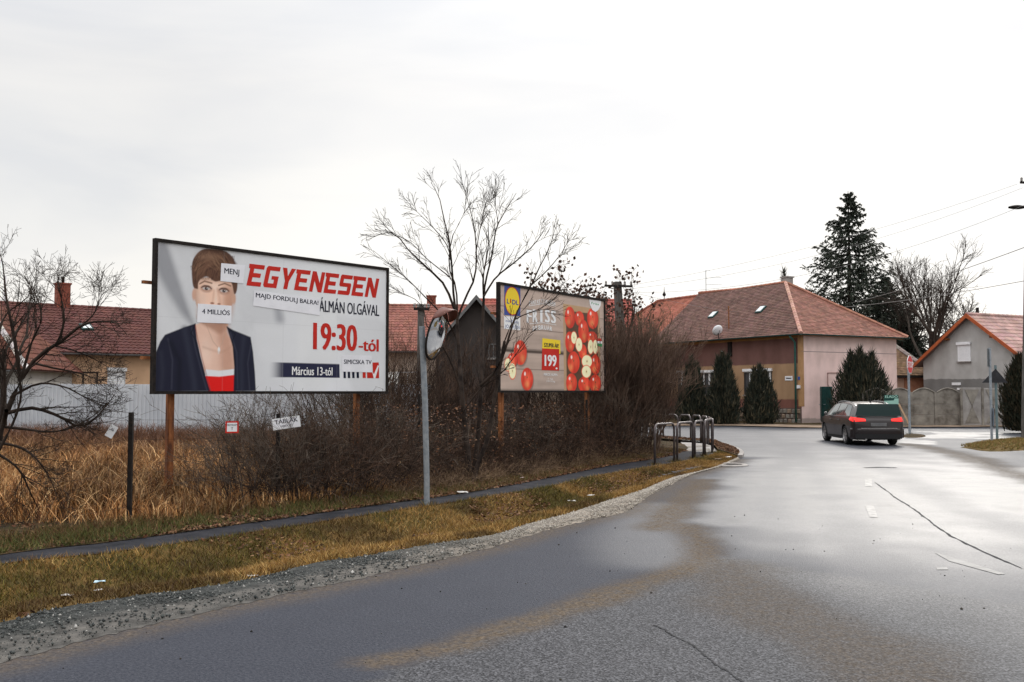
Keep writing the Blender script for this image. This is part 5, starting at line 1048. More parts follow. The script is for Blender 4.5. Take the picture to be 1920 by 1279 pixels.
def wire(a, c, sag, r, label):
    a, c = Vector(a), Vector(c); b = MB(); pts = [a.lerp(c, t/24)-Vector((0,0,sag*4*(t/24)*(1-t/24))) for t in range(25)]; b.tube(pts, r, 4); E = b.build('overhead_wire', M['wire'], None); tag(E, label, 'wire', 'overhead wires'); return E
M['wire'] = mat('grey_wire', (.26,.255,.25), rough=.5)
pr = P(1920,352,35.5)
wire(P(1908,345,35.5), P(1164,538,37), .35, .0065, 'highest overhead wire between the right pole and the pole by the billboard')
wire(P(1918,352,35.5), P(1178,542,37), .55, .0065, 'second overhead wire, just under the highest one')
wire(P(2000,350,30), P(1168,548,37), .9, .0065, 'third overhead wire crossing the upper right sky')
wire(P(2000,434,33), P(1560,575,80), .3, .016, 'rising wire to the right of the bare trees, upper of two')
wire(P(2000,512,36), P(1500,580,80), .3, .016, 'nearly level wire to the right of the bare trees, lower of two')
wire(P(1150,552,37), P(700,620,75), .8, .0065, 'thin wire leaving the billboard pole towards the left')
wire(P(1172,545,37), P(1385,585,60), .1, .0065, 'short service wire from the billboard pole to the corner house')
# litter
M['litter'] = mat('dirty_paper', (.40,.38,.36), (.62,.60,.58), scale=12)
def scrap(px, py, s, m, label, rz=0, z=.03, kind_='paper_scrap'):
    p = G(px, py, z); n = 5; b = MB(); pts = []
    for i in range(n): pts.append([(s*.75*(i/(n-1)-.5)+rnd.uniform(-.01,.01), s*.4*(j/(n-1)-.5)+rnd.uniform(-.01,.01), .008+s*.12*rnd.random()) for j in range(n)])
    b.grid(pts); o = b.build(kind_, m, None); o.location = p; o.rotation_euler = (0,0,rz); s_ = o.modifiers.new('t','SOLIDIFY'); s_.thickness = .002; tag(o, label, 'litter', 'litter')
scrap(187,1093,.13,mat('pale_blue_plastic', (.45,.62,.70), rough=.4),'pale blue plastic scrap lying in the grass at the left',.3,z=-.06)
scrap(183,1109,.09,M['litter'],'small white scrap just below the blue plastic one',.9,z=-.03); scrap(126,1119,.11,M['litter'],'flat white scrap near the gravel at the far left',.1,z=0)
scrap(473,1082,.13,M['litter'],'pale crumpled paper at the edge of the gravel below the billboard',.2,z=.01)
scrap(867,925,.24,M['litter'],'white paper on the footpath edge right of the mirror pole',.1,z=.05); scrap(980,897,.16,mat('pinkish_plastic', (.62,.45,.45), rough=.4),'pinkish plastic scrap in the brown leaves beside the path',1.2,z=.05)
scrap(1072,941,.16,M['litter'],'white scrap on the verge grass nearest the pale gravel',.2,z=.03); scrap(1108,930,.14,M['litter'],'white scrap on the verge under the large brown bush',.6,z=.03)
scrap(1347,862,.22,M['dirt'],'tan scrap on the brown leaves by the last hoop',.2,z=.09); scrap(1366,858,.2,M['litter'],'pale scrap beside the drain opening',.4,z=.09); scrap(1190,855,.16,mat('light_blue_scrap', (.5,.6,.7), rough=.5),'light blue scrap under the large brown bush',.4,z=.06)

# grass tufts added as contact shade where posts meet the ground
_tp = []
for (px_, py_) in ((800,950),(242,985),(318,943),(672,911),(785,908),(1706,816),(1860,831),(1870,829),(947,878),(1107,865),(1228,873),(1264,868),(1270,867),(1299,862),(1303,861),(1319,856.5),(1322,856),(1335,850)):
    g_ = G(px_, py_); k_ = 110; a_ = rs.rand(k_)*6.283; r_ = .04+.16*rs.rand(k_)**1.5; _tp.append(np.c_[g_.x+np.cos(a_)*r_, g_.y+np.sin(a_)*r_, np.full(k_, .02)])
_tp = np.vstack(_tp); n = len(_tp); blades('post_foot_grass', _tp, .05+.12*rs.rand(n)**2, .007+.005*rs.rand(n), palette(rs, n, [(.11,.09,.025),(.16,.10,.04),(.07,.055,.02)]), rs, lean=.9, label='small grass tufts added for contact shade round the feet of posts and poles', cat='grass')
# ---------------------------------------------------------------- vegetation
def unit(v): return v/(np.linalg.norm(v, axis=-1, keepdims=True)+1e-9)
def tubes_np(groups):
    """groups: (paths (B,n,3), radii (B,n), sides) -> V, F"""
    Vs, Fs, base = [], [], 0
    for paths, rad, sd_ in groups:
        B, n, _ = paths.shape
        if B == 0: continue
        t = np.gradient(paths, axis=1); t = unit(t); ref = np.where(np.abs(t[:,:,2:3]) > .9, np.array([1.,0,0]), np.array([0,0,1.])); u = unit(np.cross(t, ref)); w = np.cross(t, u)
        a = np.arange(sd_)*2*math.pi/sd_; V = paths[:,:,None,:]+(u[:,:,None,:]*np.cos(a)[None,None,:,None]+w[:,:,None,:]*np.sin(a)[None,None,:,None])*rad[:,:,None,None]
        idx = np.arange(B*n*sd_).reshape(B, n, sd_)+base; nx = np.roll(idx, -1, 2); F = np.stack([idx[:,:-1], nx[:,:-1], nx[:,1:], idx[:,1:]], -1).reshape(-1,4); Vs.append(V.reshape(-1,3)); Fs.append(F); base += B*n*sd_
    return np.concatenate(Vs), np.concatenate(Fs)
def grow(rs, par, prad, per, length, spread, up, n=5, wob=.12, ratio=.55, t0=.25, t1=1.0, tipr=.35, minr=.0015, lvar=.4):
    """children branching off parent paths"""
    B, m, _ = par.shape; K = B*per; pi = np.repeat(np.arange(B), per); t = t0+(t1-t0)*rs.rand(K); f = t*(m-1); i = np.minimum(f.astype(int), m-2); fr = (f-i)[:,None]
    st = par[pi,i]*(1-fr)+par[pi,i+1]*fr; d = unit(par[pi,i+1]-par[pi,i]); r0 = (prad[pi,i]*(1-fr[:,0])+prad[pi,i+1]*fr[:,0])*ratio
    dirn = unit(d+unit(rs.randn(K,3))*spread); L_ = length*(1+lvar*(rs.rand(K)*2-1))*(1-.45*t); step = L_/(n-1); out = np.zeros((K,n,3)); out[:,0] = st
    for k in range(1, n):
        dirn = unit(dirn+rs.randn(K,3)*wob+np.array([0,0,up/(n-1)])); out[:,k] = out[:,k-1]+dirn*step[:,None]
    rad = np.maximum(minr, r0[:,None]*np.linspace(1, tipr, n)[None,:]); return out, rad
def stems(rs, N, h, base_r, lean, n=7, wob=.08, r=.012, up=.0, hv=.3):
    a = rs.rand(N)*6.283; rr_ = base_r*np.sqrt(rs.rand(N)); st = np.stack([np.cos(a)*rr_, np.sin(a)*rr_, 0*a], 1); d = unit(np.stack([np.cos(a)*lean*rs.rand(N), np.sin(a)*lean*rs.rand(N), np.ones(N)], 1)); H_ = h*(1-hv*rs.rand(N)); out = np.zeros((N,n,3)); out[:,0] = st
    for k in range(1, n): d = unit(d+rs.randn(N,3)*wob+np.array([0,0,up])); out[:,k] = out[:,k-1]+d*(H_/(n-1))[:,None]
    return out, np.maximum(.0015, r*np.linspace(1,.3,n)[None,:]*(.6+.8*rs.rand(N,1)))
def veg_mesh(name, groups, m, parent=None, kind=None): V, F = tubes_np(groups); o = npmesh(name, V, F, m, parent, smooth=True); return tag(o, kind=kind)
# --- leafless shrubs: a few grown forms, repeated with their own size and turn
def shrub_groups(seed, N, h, base_r, lean, r=.011, per=(6,4), l=(.5,.22), up=.25, spread=(.55,.8), wob=.10, minr=.0028):
    rs = np.random.RandomState(seed); s0 = stems(rs, N, h, base_r, lean, r=r, wob=wob); a = grow(rs, *s0, per[0], h*l[0], spread[0], up, n=5, t0=.2, minr=minr); c = grow(rs, *a, per[1], h*l[1], spread[1], up, n=4, minr=minr); return [(*s0,5), (*a,4), (*c,3)]
def tree_parts(E, g_trunk, g_crown, m, m2=None): veg_mesh('trunk', g_trunk, m, E); veg_mesh('crown', g_crown, m2 or m, E); return E
protos = {}
def shrub(kind_, loc, s, rz, label, group=None, name='leafless_shrub', cat='shrub', sz=None):
    E = empty(name, loc, rz, label, cat, group); E.scale = (s, s, sz or s)
    if kind_ in protos:
        for ch in protos[kind_].children: link(ch.copy(), E)
        return E
    if kind_ == 'bramble': g = shrub_groups(1, 46, 1.9, .9, 1.0, r=.009, per=(6,3), up=-.05, spread=(.8,.9), wob=.17); m = M['twiggrey']
    elif kind_ == 'upright': g = shrub_groups(2, 30, 2.7, .6, .55, r=.015, per=(8,4), l=(.36,.16), up=.35, wob=.12); m = M['twig']
    elif kind_ == 'bush': g = shrub_groups(3, 120, 3.3, .72, .34, r=.014, per=(10,5), l=(.30,.13), up=.45, spread=(.5,.7), wob=.09, minr=.0035); m = M['twig2']
    elif kind_ == 'dense': g = shrub_groups(4, 70, 1.6, .9, 1.1, r=.009, per=(7,4), l=(.45,.22), up=-.1, spread=(.95,1.05), wob=.2); m = M['twig']
    veg_mesh('stems', g[:1], M['bark'] if kind_ != 'bush' else m, E); veg_mesh('twigs', g[1:], m, E); protos[kind_] = E; return E
grp = 'leafless shrubs of the hedge'
for kind_, px, py, s, rz, lab in (
    ('bramble',   440, 957, .62, .3, 'low tangled bramble at the open edge of the dry grass plot'),
    ('bramble', 500, 950, .85, 1.1, 'dark arching bramble below the two signs on the wire'),
    ('dense',   565, 944, .92, 2.0, 'dense dark bramble beneath the middle of the woman billboard'),
    ('dense',   640, 930, .95, 2.9, 'dense dark bramble in front of the right post of the woman billboard'),
    ('bramble', 700, 920, .85, .2, 'arching bramble below the lower right corner of the woman billboard'),
    ('upright', 752, 893, .80, 1.0, 'upright bare shrub just right of the woman billboard'),
    ('upright', 700, 868, 1.15, 2.2, 'taller bare shrub rising behind the right end of the woman billboard'),
    ('dense',   770, 905, .75, 3.0, 'low bramble left of the mirror pole'),
    ('upright', 830, 872, .85, 4.0, 'bare shrub directly right of the mirror pole'),
    ('dense',   905, 892, .72, 5.0, 'bramble around the foot of the many stemmed tree'),
    ('bramble', 960, 883, .8, 3.7, 'arching bramble in front of the left post of the apple billboard'),
    ('dense',   1010, 876, .95, 1.7, 'dense bramble beneath the middle of the apple billboard'),
    ('dense',   1065, 868, 1.0, .9, 'dense bramble left of the right post of the apple billboard'),
    ('bramble', 1120, 862, 1.05, 2.6, 'arching bramble right of the right post of the apple billboard')):
    p = G(px, py); shrub(kind_, p+Vector((0,.4,0)), s, rz, lab, grp)
for kind_, px, Y, s, rz, lab in (
    ('bush', 1142, 27.5, 1.08, .5, 'tall brown bush against the right edge of the apple billboard'),
    ('bush', 1180, 28.0, 1.10, 2.0, 'tall brown bush behind the nearest hoop, in front of the corner house'),
    ('bush', 1120, 31, 1.12, 3.3, 'tall brown bush behind the weathered pole'),
    ('upright', 735, 27, 1.25, .9, 'tall thin shrub before the orange roof, nearest the woman billboard'),
    ('upright', 780, 30, 1.1, 5.2, 'thin shrub in the gap behind the mirror'),
    ('upright', 650, 22, 1.0, 4.4, 'dark shrub seen under the right part of the woman billboard'),
    ('bramble', 560, 20, 1.1, 3.3, 'tangled shrub under the middle of the woman billboard, behind the first row'),
    ('upright', 985, 29, 1.15, 2.4, 'shrub behind the apple billboard, seen under its left part'),
    ('upright', 1070, 30, 1.2, 1.4, 'shrub behind the apple billboard, seen under its right part'),
    ('upright', 880, 29, 1.25, .1, 'bare shrub in front of the dark gabled house')):
    p = P(px, 735, Y); p.z = 0; shrub(kind_, p, s, rz, lab, grp)
# undergrowth that reads as one mass
rs = np.random.RandomState(5)
def undergrowth(name, cnt, curve_lo, curve_hi, off0, off1, h, label, seed, m):
    rs = np.random.RandomState(seed); i = rs.randint(curve_lo, curve_hi, cnt); o_ = off0+(off1-off0)*rs.rand(cnt); st = cD[i].copy(); st[:,:2] += nrm[i]*o_[:,None]; st[:,2] = 0
    n = 6; d = unit(np.c_[rs.randn(cnt,2)*.6, .6+.6*rs.rand(cnt)]); L_ = h*(.35+.75*rs.rand(cnt)); out = np.zeros((cnt,n,3)); out[:,0] = st
    for k in range(1, n): d = unit(d+rs.randn(cnt,3)*.25+np.array([0,0,-.14])); out[:,k] = out[:,k-1]+d*(L_/(n-1))[:,None]
    out[:,:,2] = np.maximum(out[:,:,2], .01); rad = .0035*np.linspace(1,.5,n)[None,:]*(.7+.8*rs.rand(cnt,1)); a = grow(rs, out, rad, 3, h*.35, .9, -.1, n=4, minr=.002, ratio=.8)
    tag(veg_mesh(name, [(out,rad,3),(*a,3)], m, None), label, 'undergrowth', kind='stuff')
undergrowth('undergrowth', 3600, 160, 372, .7, 3.6, 1.0, 'tangle of dead brown stalks filling the foot of the hedge', 1, M['twig'])
undergrowth('dead_stalks', 4200, 150, 385, .45, 2.4, .55, 'paler dead stalks along the front of the hedge', 2, mat('pale_dead_stalks', (.09,.055,.034), (.26,.17,.10), rough=.9, scale=1.5))
n = 9000; i_ = rs.randint(165, 372, n); pts = cD[i_].copy(); pts[:,:2] += nrm[i_]*(.8+2.6*rs.rand(n))[:,None]; pts[:,2] = .05+1.5*rs.rand(n)**1.6
leaves('hanging_dead_leaves', pts, .015+.02*rs.rand(n), palette(rs, n, [(.13,.055,.028),(.20,.10,.05),(.08,.04,.025)]), rs, 'withered brown leaves caught in the hedge twigs', 'dead leaves')
# --- small trees whose limbs follow the photograph
def limb(pts, Y, r0, r1, n=12, rs=np.random.RandomState(3), dj=.25):
    a = [P(x, y, Y+rs.randn()*dj*(k/len(pts))) for k, (x, y) in enumerate(pts)]; q = spline(a, n); return q[None], np.linspace(r0, r1, n)[None]
def limb_tree(name, label, limbs, Y, base, m, cat='tree', per=(7,5,3), ln=(.55,.28,.14), spread=.5, up=.25, mt=None, seed=3, minr=.0022, thin=.8):
    rs = np.random.RandomState(seed); E = empty(name, base, 0, label, cat); off_ = np.array(base); P_, R_ = [], []; tr = []
    for pts, dY, r0, r1 in limbs:
        p, r = limb(pts, Y+dY, r0, r1*.7, rs=rs); r = r*(thin if r0 < .04 else 1); p = p-off_; (tr if r0 > .045 else P_).append(p) ; (R_ if r0 <= .045 else []).append(r)
        if r0 > .045: tr[-1] = (p, r*.85, 8)
    Pm = np.concatenate(P_); Rm = np.concatenate(R_); a = grow(rs, Pm, Rm, per[0], ln[0], spread, up, n=7, t0=.22, minr=minr, wob=.07, ratio=.42); c = grow(rs, *a, per[1], ln[1], spread*1.2, up, n=4, minr=minr, wob=.08, ratio=.6); g = [(Pm,Rm,6),(*a,4),(*c,3)]
    if per[2]: g.append((*grow(rs, *c, per[2], ln[2], spread*1.3, up, n=3, minr=minr),3))
    veg_mesh('trunk', tr, M['bark'], E); veg_mesh('crown', g, m, E); return E
tb = G(882,906)
limb_tree('bare_tree', 'slender many stemmed bare tree between the two billboards', [
    ([(880,908),(878,860),(872,800),(866,740),(862,680),(858,625),(857,592)], 0, .075, .05),
    ([(886,908),(893,850),(899,780),(903,700),(904,630),(907,560)], .3, .06, .046),
    ([(888,905),(896,870),(915,820),(925,760),(946,640)], -.4, .055, .046),
    ([(858,600),(845,560),(830,530),(795,497),(765,468),(735,435),(688,450)], .1, .034, .006),
    ([(858,600),(851,560),(848,510),(842,450),(832,410),(824,372),(808,342)], .3, .032, .006),
    ([(848,500),(838,460),(815,430),(790,405),(772,388)], .3, .014, .005),
    ([(844,520),(800,485),(770,455),(728,432)], .0, .014, .005),
    ([(858,600),(855,540),(842,500),(848,445),(870,400),(876,352)], -.2, .022, .006),
    ([(858,596),(872,560),(890,520),(893,470),(888,420),(875,370),(868,345)], .2, .028, .006),
    ([(893,470),(900,430),(910,385),(920,360)], .2, .012, .005),
    ([(907,560),(906,520),(912,485),(916,455),(915,412)], .0, .026, .008),
    ([(907,560),(910,530),(922,480),(928,440),(934,420),(945,400),(968,362)], .4, .026, .006),
    ([(934,420),(930,390),(928,360)], .4, .010, .004),
    ([(907,556),(930,520),(965,492),(1000,460),(1020,432),(1022,425)], -.4, .024, .006),
    ([(900,724),(937,683),(967,591),(996,535),(1012,500),(1030,465),(1042,425)], -.6, .034, .007),
    ([(996,535),(1025,508),(1050,478),(1068,448)], -.6, .014, .005),
    ([(946,640),(965,600),(1010,580),(1040,560),(1060,535)], -.5, .016, .005),
    ([(866,740),(850,690),(830,650),(800,610),(790,570),(735,540)], .4, .024, .005),
    ([(870,770),(900,730),(940,700),(985,640),(1000,625)], -.6, .022, .006),
    ([(858,640),(838,600),(800,560),(760,520),(700,470)], .5, .022, .005),
    ], 19.4, tb, M['twigdark'], per=(10,4,1), ln=(.58,.30,.15), spread=.50, up=.06, minr=.0034, thin=.95)
lb = P(-35,960,12.6); lb.z = 0
limb_tree('bare_tree', 'spreading dark bare tree reaching in from the left edge', [
    ([(-35,1000),(-28,920),(-10,860),(5,800),(12,770)], 0, .075, .046),
    ([(12,775),(38,715),(70,670),(115,640),(150,612),(190,602),(228,608)], 0, .034, .007),
    ([(110,642),(120,600),(114,555),(108,535),(112,510)], .1, .018, .005),
    ([(38,715),(28,640),(12,560),(6,500),(-2,470)], .3, .028, .006),
    ([(38,715),(60,640),(78,600),(70,560),(48,520)], -.2, .020, .006),
    ([(12,775),(60,765),(110,780),(150,800),(185,778),(215,740)], -.3, .028, .006),
    ([(5,800),(50,805),(95,810),(140,800),(190,770)], .3, .022, .005),
    ([(0,830),(40,840),(70,862),(95,900),(110,940)], -.4, .020, .005),
    ([(-5,850),(35,880),(60,930),(75,960)], .2, .018, .005),
    ([(60,680),(100,690),(150,700),(190,715)], .4, .018, .005),
    ([(20,745),(70,720),(120,725),(160,745),(205,760)], -.2, .018, .005),
    ([(70,670),(95,650),(130,655),(170,670),(205,690)], .5, .016, .004),
    ([(150,612),(175,590),(190,555),(200,545)], .2, .012, .004),
    ([(-10,860),(10,720),(-5,640),(10,590),(50,560),(65,520)], .4, .026, .006),
    ([(-10,860),(30,780),(40,720),(20,680),(0,640)], -.5, .020, .006),
    ], 12.6, lb, M['twigdark'], per=(15,6,2), ln=(.55,.26,.12), spread=.75, up=.10, seed=8, minr=.0021, thin=1.0)
# far bare trees and leaf-keeping crowns
def far_tree(px, base_Y, top_py, label, spread=.6, seed=1, m=None, leaves_=0, n0=9, lean=.6, name='bare_tree', trunk=.5, minr=.010, per=(7,6,4)):
    p = P(px, top_py, base_Y); H_ = p.z; rs = np.random.RandomState(seed); E = empty(name, (p.x, p.y, 0), 0, label, 'tree')
    tr = np.zeros((1,8,3)); tr[0,:,2] = np.linspace(0, H_*trunk, 8); tr[0,:,0] = np.cumsum(rs.randn(8)*.03*H_/8); rt = np.linspace(H_*.022, H_*.014, 8)[None]
    a = grow(rs, tr, rt, n0, H_*.62, lean, .5, n=8, t0=.55, ratio=.6, wob=.12, minr=minr*1.6, lvar=.25); c = grow(rs, *a, per[0], H_*.26, spread, .25, n=6, t0=.25, minr=minr); d = grow(rs, *c, per[1], H_*.12, spread*1.1, .1, n=5, minr=minr*.75); e = grow(rs, *d, per[2], H_*.05, spread*1.2, 0, n=3, minr=minr*.6)
    k = H_/max(a[0][:,:,2].max(), c[0][:,:,2].max(), .1); 
    for arr in (tr, a[0], c[0], d[0], e[0]): arr *= k
    veg_mesh('trunk', [(tr,rt,8)], M['bark'], E); veg_mesh('crown', [(*a,5),(*c,4),(*d,3),(*e,3)], m or M['twigfar'], E)
    if leaves_:
        q = d[0][:,-1]; q = q[rs.randint(0, len(q), leaves_)]+rs.randn(leaves_,3)*.12; u = unit(rs.randn(leaves_,3))*.07; w = unit(np.cross(u, rs.randn(leaves_,3)))*.05
        tag(npmesh('leaves', np.stack([q-u,q+w,q+u,q-w],1).reshape(-1,3), np.arange(4*leaves_).reshape(-1,4), M['blade'], E, colors=np.repeat(palette(rs, leaves_, [(.055,.03,.02),(.09,.045,.03)]), 4, 0)), kind='stuff')
    return E
far_tree(1745, 66, 458, 'wide bare tree behind the grey house, right of the spruce', seed=4, lean=.75, n0=11, spread=.55, minr=.014)
far_tree(1700, 72, 520, 'smaller bare tree between the spruce and the wide bare tree', seed=9, lean=.5, n0=7, minr=.014)
far_tree(1815, 74, 560, 'low bare tree just left of the grey gable', seed=12, lean=.7, n0=8, minr=.016)
far_tree(1062, 29, 512, 'tree keeping brown leaf clusters above the apple billboard', seed=21, lean=.75, n0=8, leaves_=900, minr=.006, per=(4,4,2))
far_tree(1160, 33, 512, 'thin tree with a few dead leaves around the weathered pole', seed=23, lean=.6, n0=5, leaves_=500, minr=.006, per=(3,4,2))
far_tree(1195, 42, 560, 'small yellowish bare tree beside the weathered pole', seed=25, lean=.6, n0=6, m=M['twiggy'], minr=.008, per=(5,4,2))
far_tree(15, 30, 500, 'bare tree behind the outhouse at the far left', seed=31, lean=.5, n0=6, minr=.007, per=(5,4,2))
# --- conifers
def needles(rs, pts, dirs, L_, w, cols): 
    n = len(pts); d = unit(dirs); s_ = unit(np.cross(d, rs.randn(n,3)))*w[:,None]; V = np.stack([pts-s_, pts+s_, pts+d*L_[:,None]], 1).reshape(-1,3); return V, np.arange(3*n).reshape(n,3), np.repeat(cols, 3, 0)
def spruce(E, H_, Rm, seed, nw=46, per=11, lopside=0):
    rs = np.random.RandomState(seed); zs = (1-np.linspace(.985,.02,nw)**.9)[::-1]*0+np.linspace(.06,.985,nw)**.95*H_*1; paths = []; rads = []
    for z in zs:
        t = z/H_; k = max(4, int(per*(1-t*.5))); a = rs.rand(k)*6.283; L_ = Rm*(1-t)**.92*(.66+.42*rs.rand(k)**1.5)*(1+lopside*np.cos(a)*(1-t))+.12; n = 8; u = np.linspace(0,1,n)
        droop = (-.10-.30*(1-t)); q = np.zeros((k,n,3)); q[:,:,0] = np.cos(a)[:,None]*L_[:,None]*u; q[:,:,1] = np.sin(a)[:,None]*L_[:,None]*u; q[:,:,2] = z+L_[:,None]*(droop*u*(1.6-u*1.1)[None]+.16*u**3+.10*(rs.rand(k,1)-.3)*u); paths.append(q); rads.append(np.maximum(.01, .035*(1-t)+.01)*np.linspace(1,.3,n)[None].repeat(k,0))
    P_ = np.concatenate(paths); R_ = np.concatenate(rads); c = grow(rs, P_, R_, 8, Rm*.26, .6, -.9, n=4, t0=.15, minr=.006)
    pi_ = np.repeat(np.arange(len(P_)), 8); Lp = np.linalg.norm(P_[:,-1]-P_[:,0], axis=1)[pi_]; c[0][:] = c[0][:,:1]+(c[0]-c[0][:,:1])*np.clip(Lp/Rm*1.15+.03,.05,1)[:,None,None]
    tr = np.zeros((1,10,3)); tr[0,:,2] = np.linspace(0, H_, 10); veg_mesh('trunk', [(tr, np.linspace(H_*.018,.02,10)[None], 8)], M['bark'], E); 
    N = 13; q = c[0]; B = len(q); i = np.repeat(np.arange(B), N); f = rs.rand(B*N)*2.98; j = f.astype(int); fr = (f-j)[:,None]; pt = q[i,j]*(1-fr)+q[i,j+1]*fr; d = unit(q[i,j+1]-q[i,j])+unit(rs.randn(B*N,3))*.8+np.array([0,0,-.45])
    N2 = 40; B2 = len(P_); i2 = np.repeat(np.arange(B2), N2); f = rs.rand(B2*N2)*6.98; j = f.astype(int); fr = (f-j)[:,None]; p2 = P_[i2,j]*(1-fr)+P_[i2,j+1]*fr; d2 = unit(P_[i2,j+1]-P_[i2,j])*.6+unit(rs.randn(B2*N2,3))*.7+np.array([0,0,-.5])
    pt = np.vstack([pt,p2]); d = np.vstack([d,d2]); n = len(pt); V, F, C = needles(rs, pt, d, (.12+.26*rs.rand(n))*(1-.45*pt[:,2]/H_), .030+.030*rs.rand(n), palette(rs, n, [(.026,.038,.028),(.038,.050,.034),(.018,.024,.019),(.055,.060,.045)]))
    veg_mesh('limbs', [(P_,R_,3)], M['twigdark'], E, kind='stuff'); npmesh('crown', V, F, M['conifer'], E, colors=C)
SPY = 74
p = P(1590,358,SPY); E = empty('spruce_tree', (p.x,p.y,0), .4, 'very tall dark spruce rising behind the corner house', 'spruce'); spruce(E, p.z, 8.2, 5, nw=44, per=17)
p = P(1660,520,SPY+3); E = empty('spruce_tree', (p.x,p.y,0), 1.4, 'lower broad dark conifer leaning against the right side of the tall spruce', 'spruce'); spruce(E, p.z, 6.4, 6, nw=44, per=18)
p = P(1692,590,SPY-2); E = empty('spruce_tree', (p.x,p.y,0), 2.2, 'small dark conifer filling the gap left of the grey gable', 'spruce'); spruce(E, p.z, 4.6, 7, nw=30, per=15)
def thuja(E, H_, Rm, seed, N=15000, tips=5, col=None, taper=.75, flare=.35):
    """dense evergreen made of upright sprays: several leaders, ragged outline"""
    rs = np.random.RandomState(seed); K = tips; a = rs.rand(K)*6.283; rr_ = Rm*.48*np.sqrt(rs.rand(K)); rr_[0] = 0; cx, cy = np.cos(a)*rr_, np.sin(a)*rr_; hk = H_*(.62+.34*rs.rand(K)); hk[0] = H_; Rk = Rm*(.42+.22*rs.rand(K)); Rk[0] = Rm*.72
    k = rs.randint(0, K, N); t = rs.rand(N)**.85; an = rs.rand(N)*6.283; prof = np.sin(np.clip(t*.88+.16, 0, 1)*math.pi)**.6*(1-t*taper)+.02; bump_ = .72+.45*vnoise(np.c_[an*2.2+k*7, t*9], 1, seed); rad = Rk[k]*prof*bump_*(.35+.85*rs.rand(N)**.7)*1.2
    pt = np.c_[cx[k]*(1-.25*t)+np.cos(an)*rad, cy[k]*(1-.25*t)+np.sin(an)*rad, hk[k]*t]; d = np.c_[np.cos(an)*flare, np.sin(an)*flare, np.ones(N)]+rs.randn(N,3)*.22
    cols = palette(rs, N, col or [(.020,.026,.018),(.030,.036,.024),(.042,.042,.028),(.013,.017,.013),(.085,.072,.045)]); V, F, C = needles(rs, pt, d, (.16+.34*rs.rand(N)**2)*(H_/3.6)**.4, .018+.022*rs.rand(N), cols)
    npmesh('crown', V, F, M['conifer'], E, colors=C); b = MB(); b.tube([(0,0,0),(0,0,H_*.8)], [.09,.02], 7); b.build('trunk', M['bark'], E)
for px, pt_, Y, Rm, seed, lab in ((1296,672,53.2,.95,1,'dark columnar evergreen in front of the corner house, leftmost of the three'), (1355,664,52.8,1.02,2,'tallest and middle of the three dark evergreens before the corner house'), (1424,688,52.4,1.0,3,'dark rounded evergreen, rightmost of the three, under the shuttered window')):
    p = P(px, pt_, Y); E = empty('evergreen_bush', (p.x,p.y,.08), seed, lab, 'evergreen', 'three evergreens before the corner house'); thuja(E, p.z-.1, Rm, seed*11, tips=11, N=17000)
p = P(1612,656,51.6); E = empty('evergreen_bush', (p.x,p.y,.08), .2, 'wide dark juniper with pointed tips in front of the pink wall', 'evergreen'); thuja(E, p.z-.1, 1.75, 71, N=30000, tips=20, flare=.4, taper=.6)
p = P(1650,700,51.9); E = empty('evergreen_bush', (p.x,p.y,.08), .2, 'lower dark juniper between the pink wall and the concrete fence', 'evergreen'); thuja(E, p.z-.1, .8, 77, N=9000, tips=4, flare=.5, taper=.6)
p = P(1912,664,42.5); E = empty('evergreen_bush', (p.x+.35,p.y,.08), .2, 'very dark clipped evergreen cut by the right edge', 'evergreen'); thuja(E, p.z, 1.15, 91, N=22000, tips=7, taper=.35, col=[(.016,.020,.012),(.026,.026,.014),(.040,.030,.016)])
p = P(1470,508,75); E = empty('evergreen_tree', (p.x,p.y,0), .2, 'evergreen top showing over the ridge beside the chimney', 'evergreen'); thuja(E, p.z, 1.3, 93, N=9000, tips=6, taper=.5)
# ---------------------------------------------------------------- the dark estate car
CAR = empty('estate_car', (12.20,32.75,0), R(-2.5), 'dark brown estate car driving away with its brake lights lit', 'car'); CAR.scale = (.955,.96,.985)
M['carpaint'] = mat('dark_brown_paint', (.016,.011,.011), (.020,.014,.014), rough=.35, spec=.3, coat=.45, scale=2)
M['carglass'] = mat('tinted_car_glass', (.02,.045,.048), rough=.05, spec=.9, coat=.3)
M['tyre'] = mat('tyre_rubber', (.008,.008,.008), (.016,.016,.016), rough=.85, scale=20)
M['rim'] = mat('alloy_rim', (.30,.29,.29), (.40,.39,.39), rough=.35, metal=.8, scale=10)
M['blackplastic'] = mat('black_plastic', (.010,.010,.011), rough=.55)
M['brake'] = mat('lit_brake_light', (.55,.01,.008), rough=.25, emit=(1,.02,.012), estr=.7)
M['taillens'] = mat('red_tail_lens', (.45,.012,.01), rough=.15, coat=.6, emit=(1,.02,.01), estr=.5)
ky = [0,.04,.10,.25,.45,.62,.85,1.3,1.9,2.5,2.85,3.15,3.45,3.7,4.1,4.38,4.50,4.55]
kt = [.80,.90,.985,1.10,1.255,1.36,1.42,1.462,1.48,1.465,1.41,1.25,1.05,.985,.92,.82,.70,.58]
kw = [.80,.845,.875,.895,.905,.91,.912,.915,.915,.915,.915,.91,.905,.90,.87,.80,.70,.60]
kb = [.36,.26,.23,.20,.19,.19,.19,.19,.19,.19,.19,.19,.19,.19,.21,.24,.30,.38]
belt = lambda y: .95+.03*(1-y/4.5)
def top(y): return float(np.interp(y, ky, kt))
def wid(y, z):
    w = float(np.interp(y, ky, kw)); bl = belt(y)
    if z > bl: w -= .055; w -= (.27+.10*max(0,1-y/1.2))*((z-bl)/.53)**1.05
    else: w -= .045*max(0,(bl-z-.1)/.7)**1.5+.055*min(1,max(0,(z-.82)/.14))
    return w
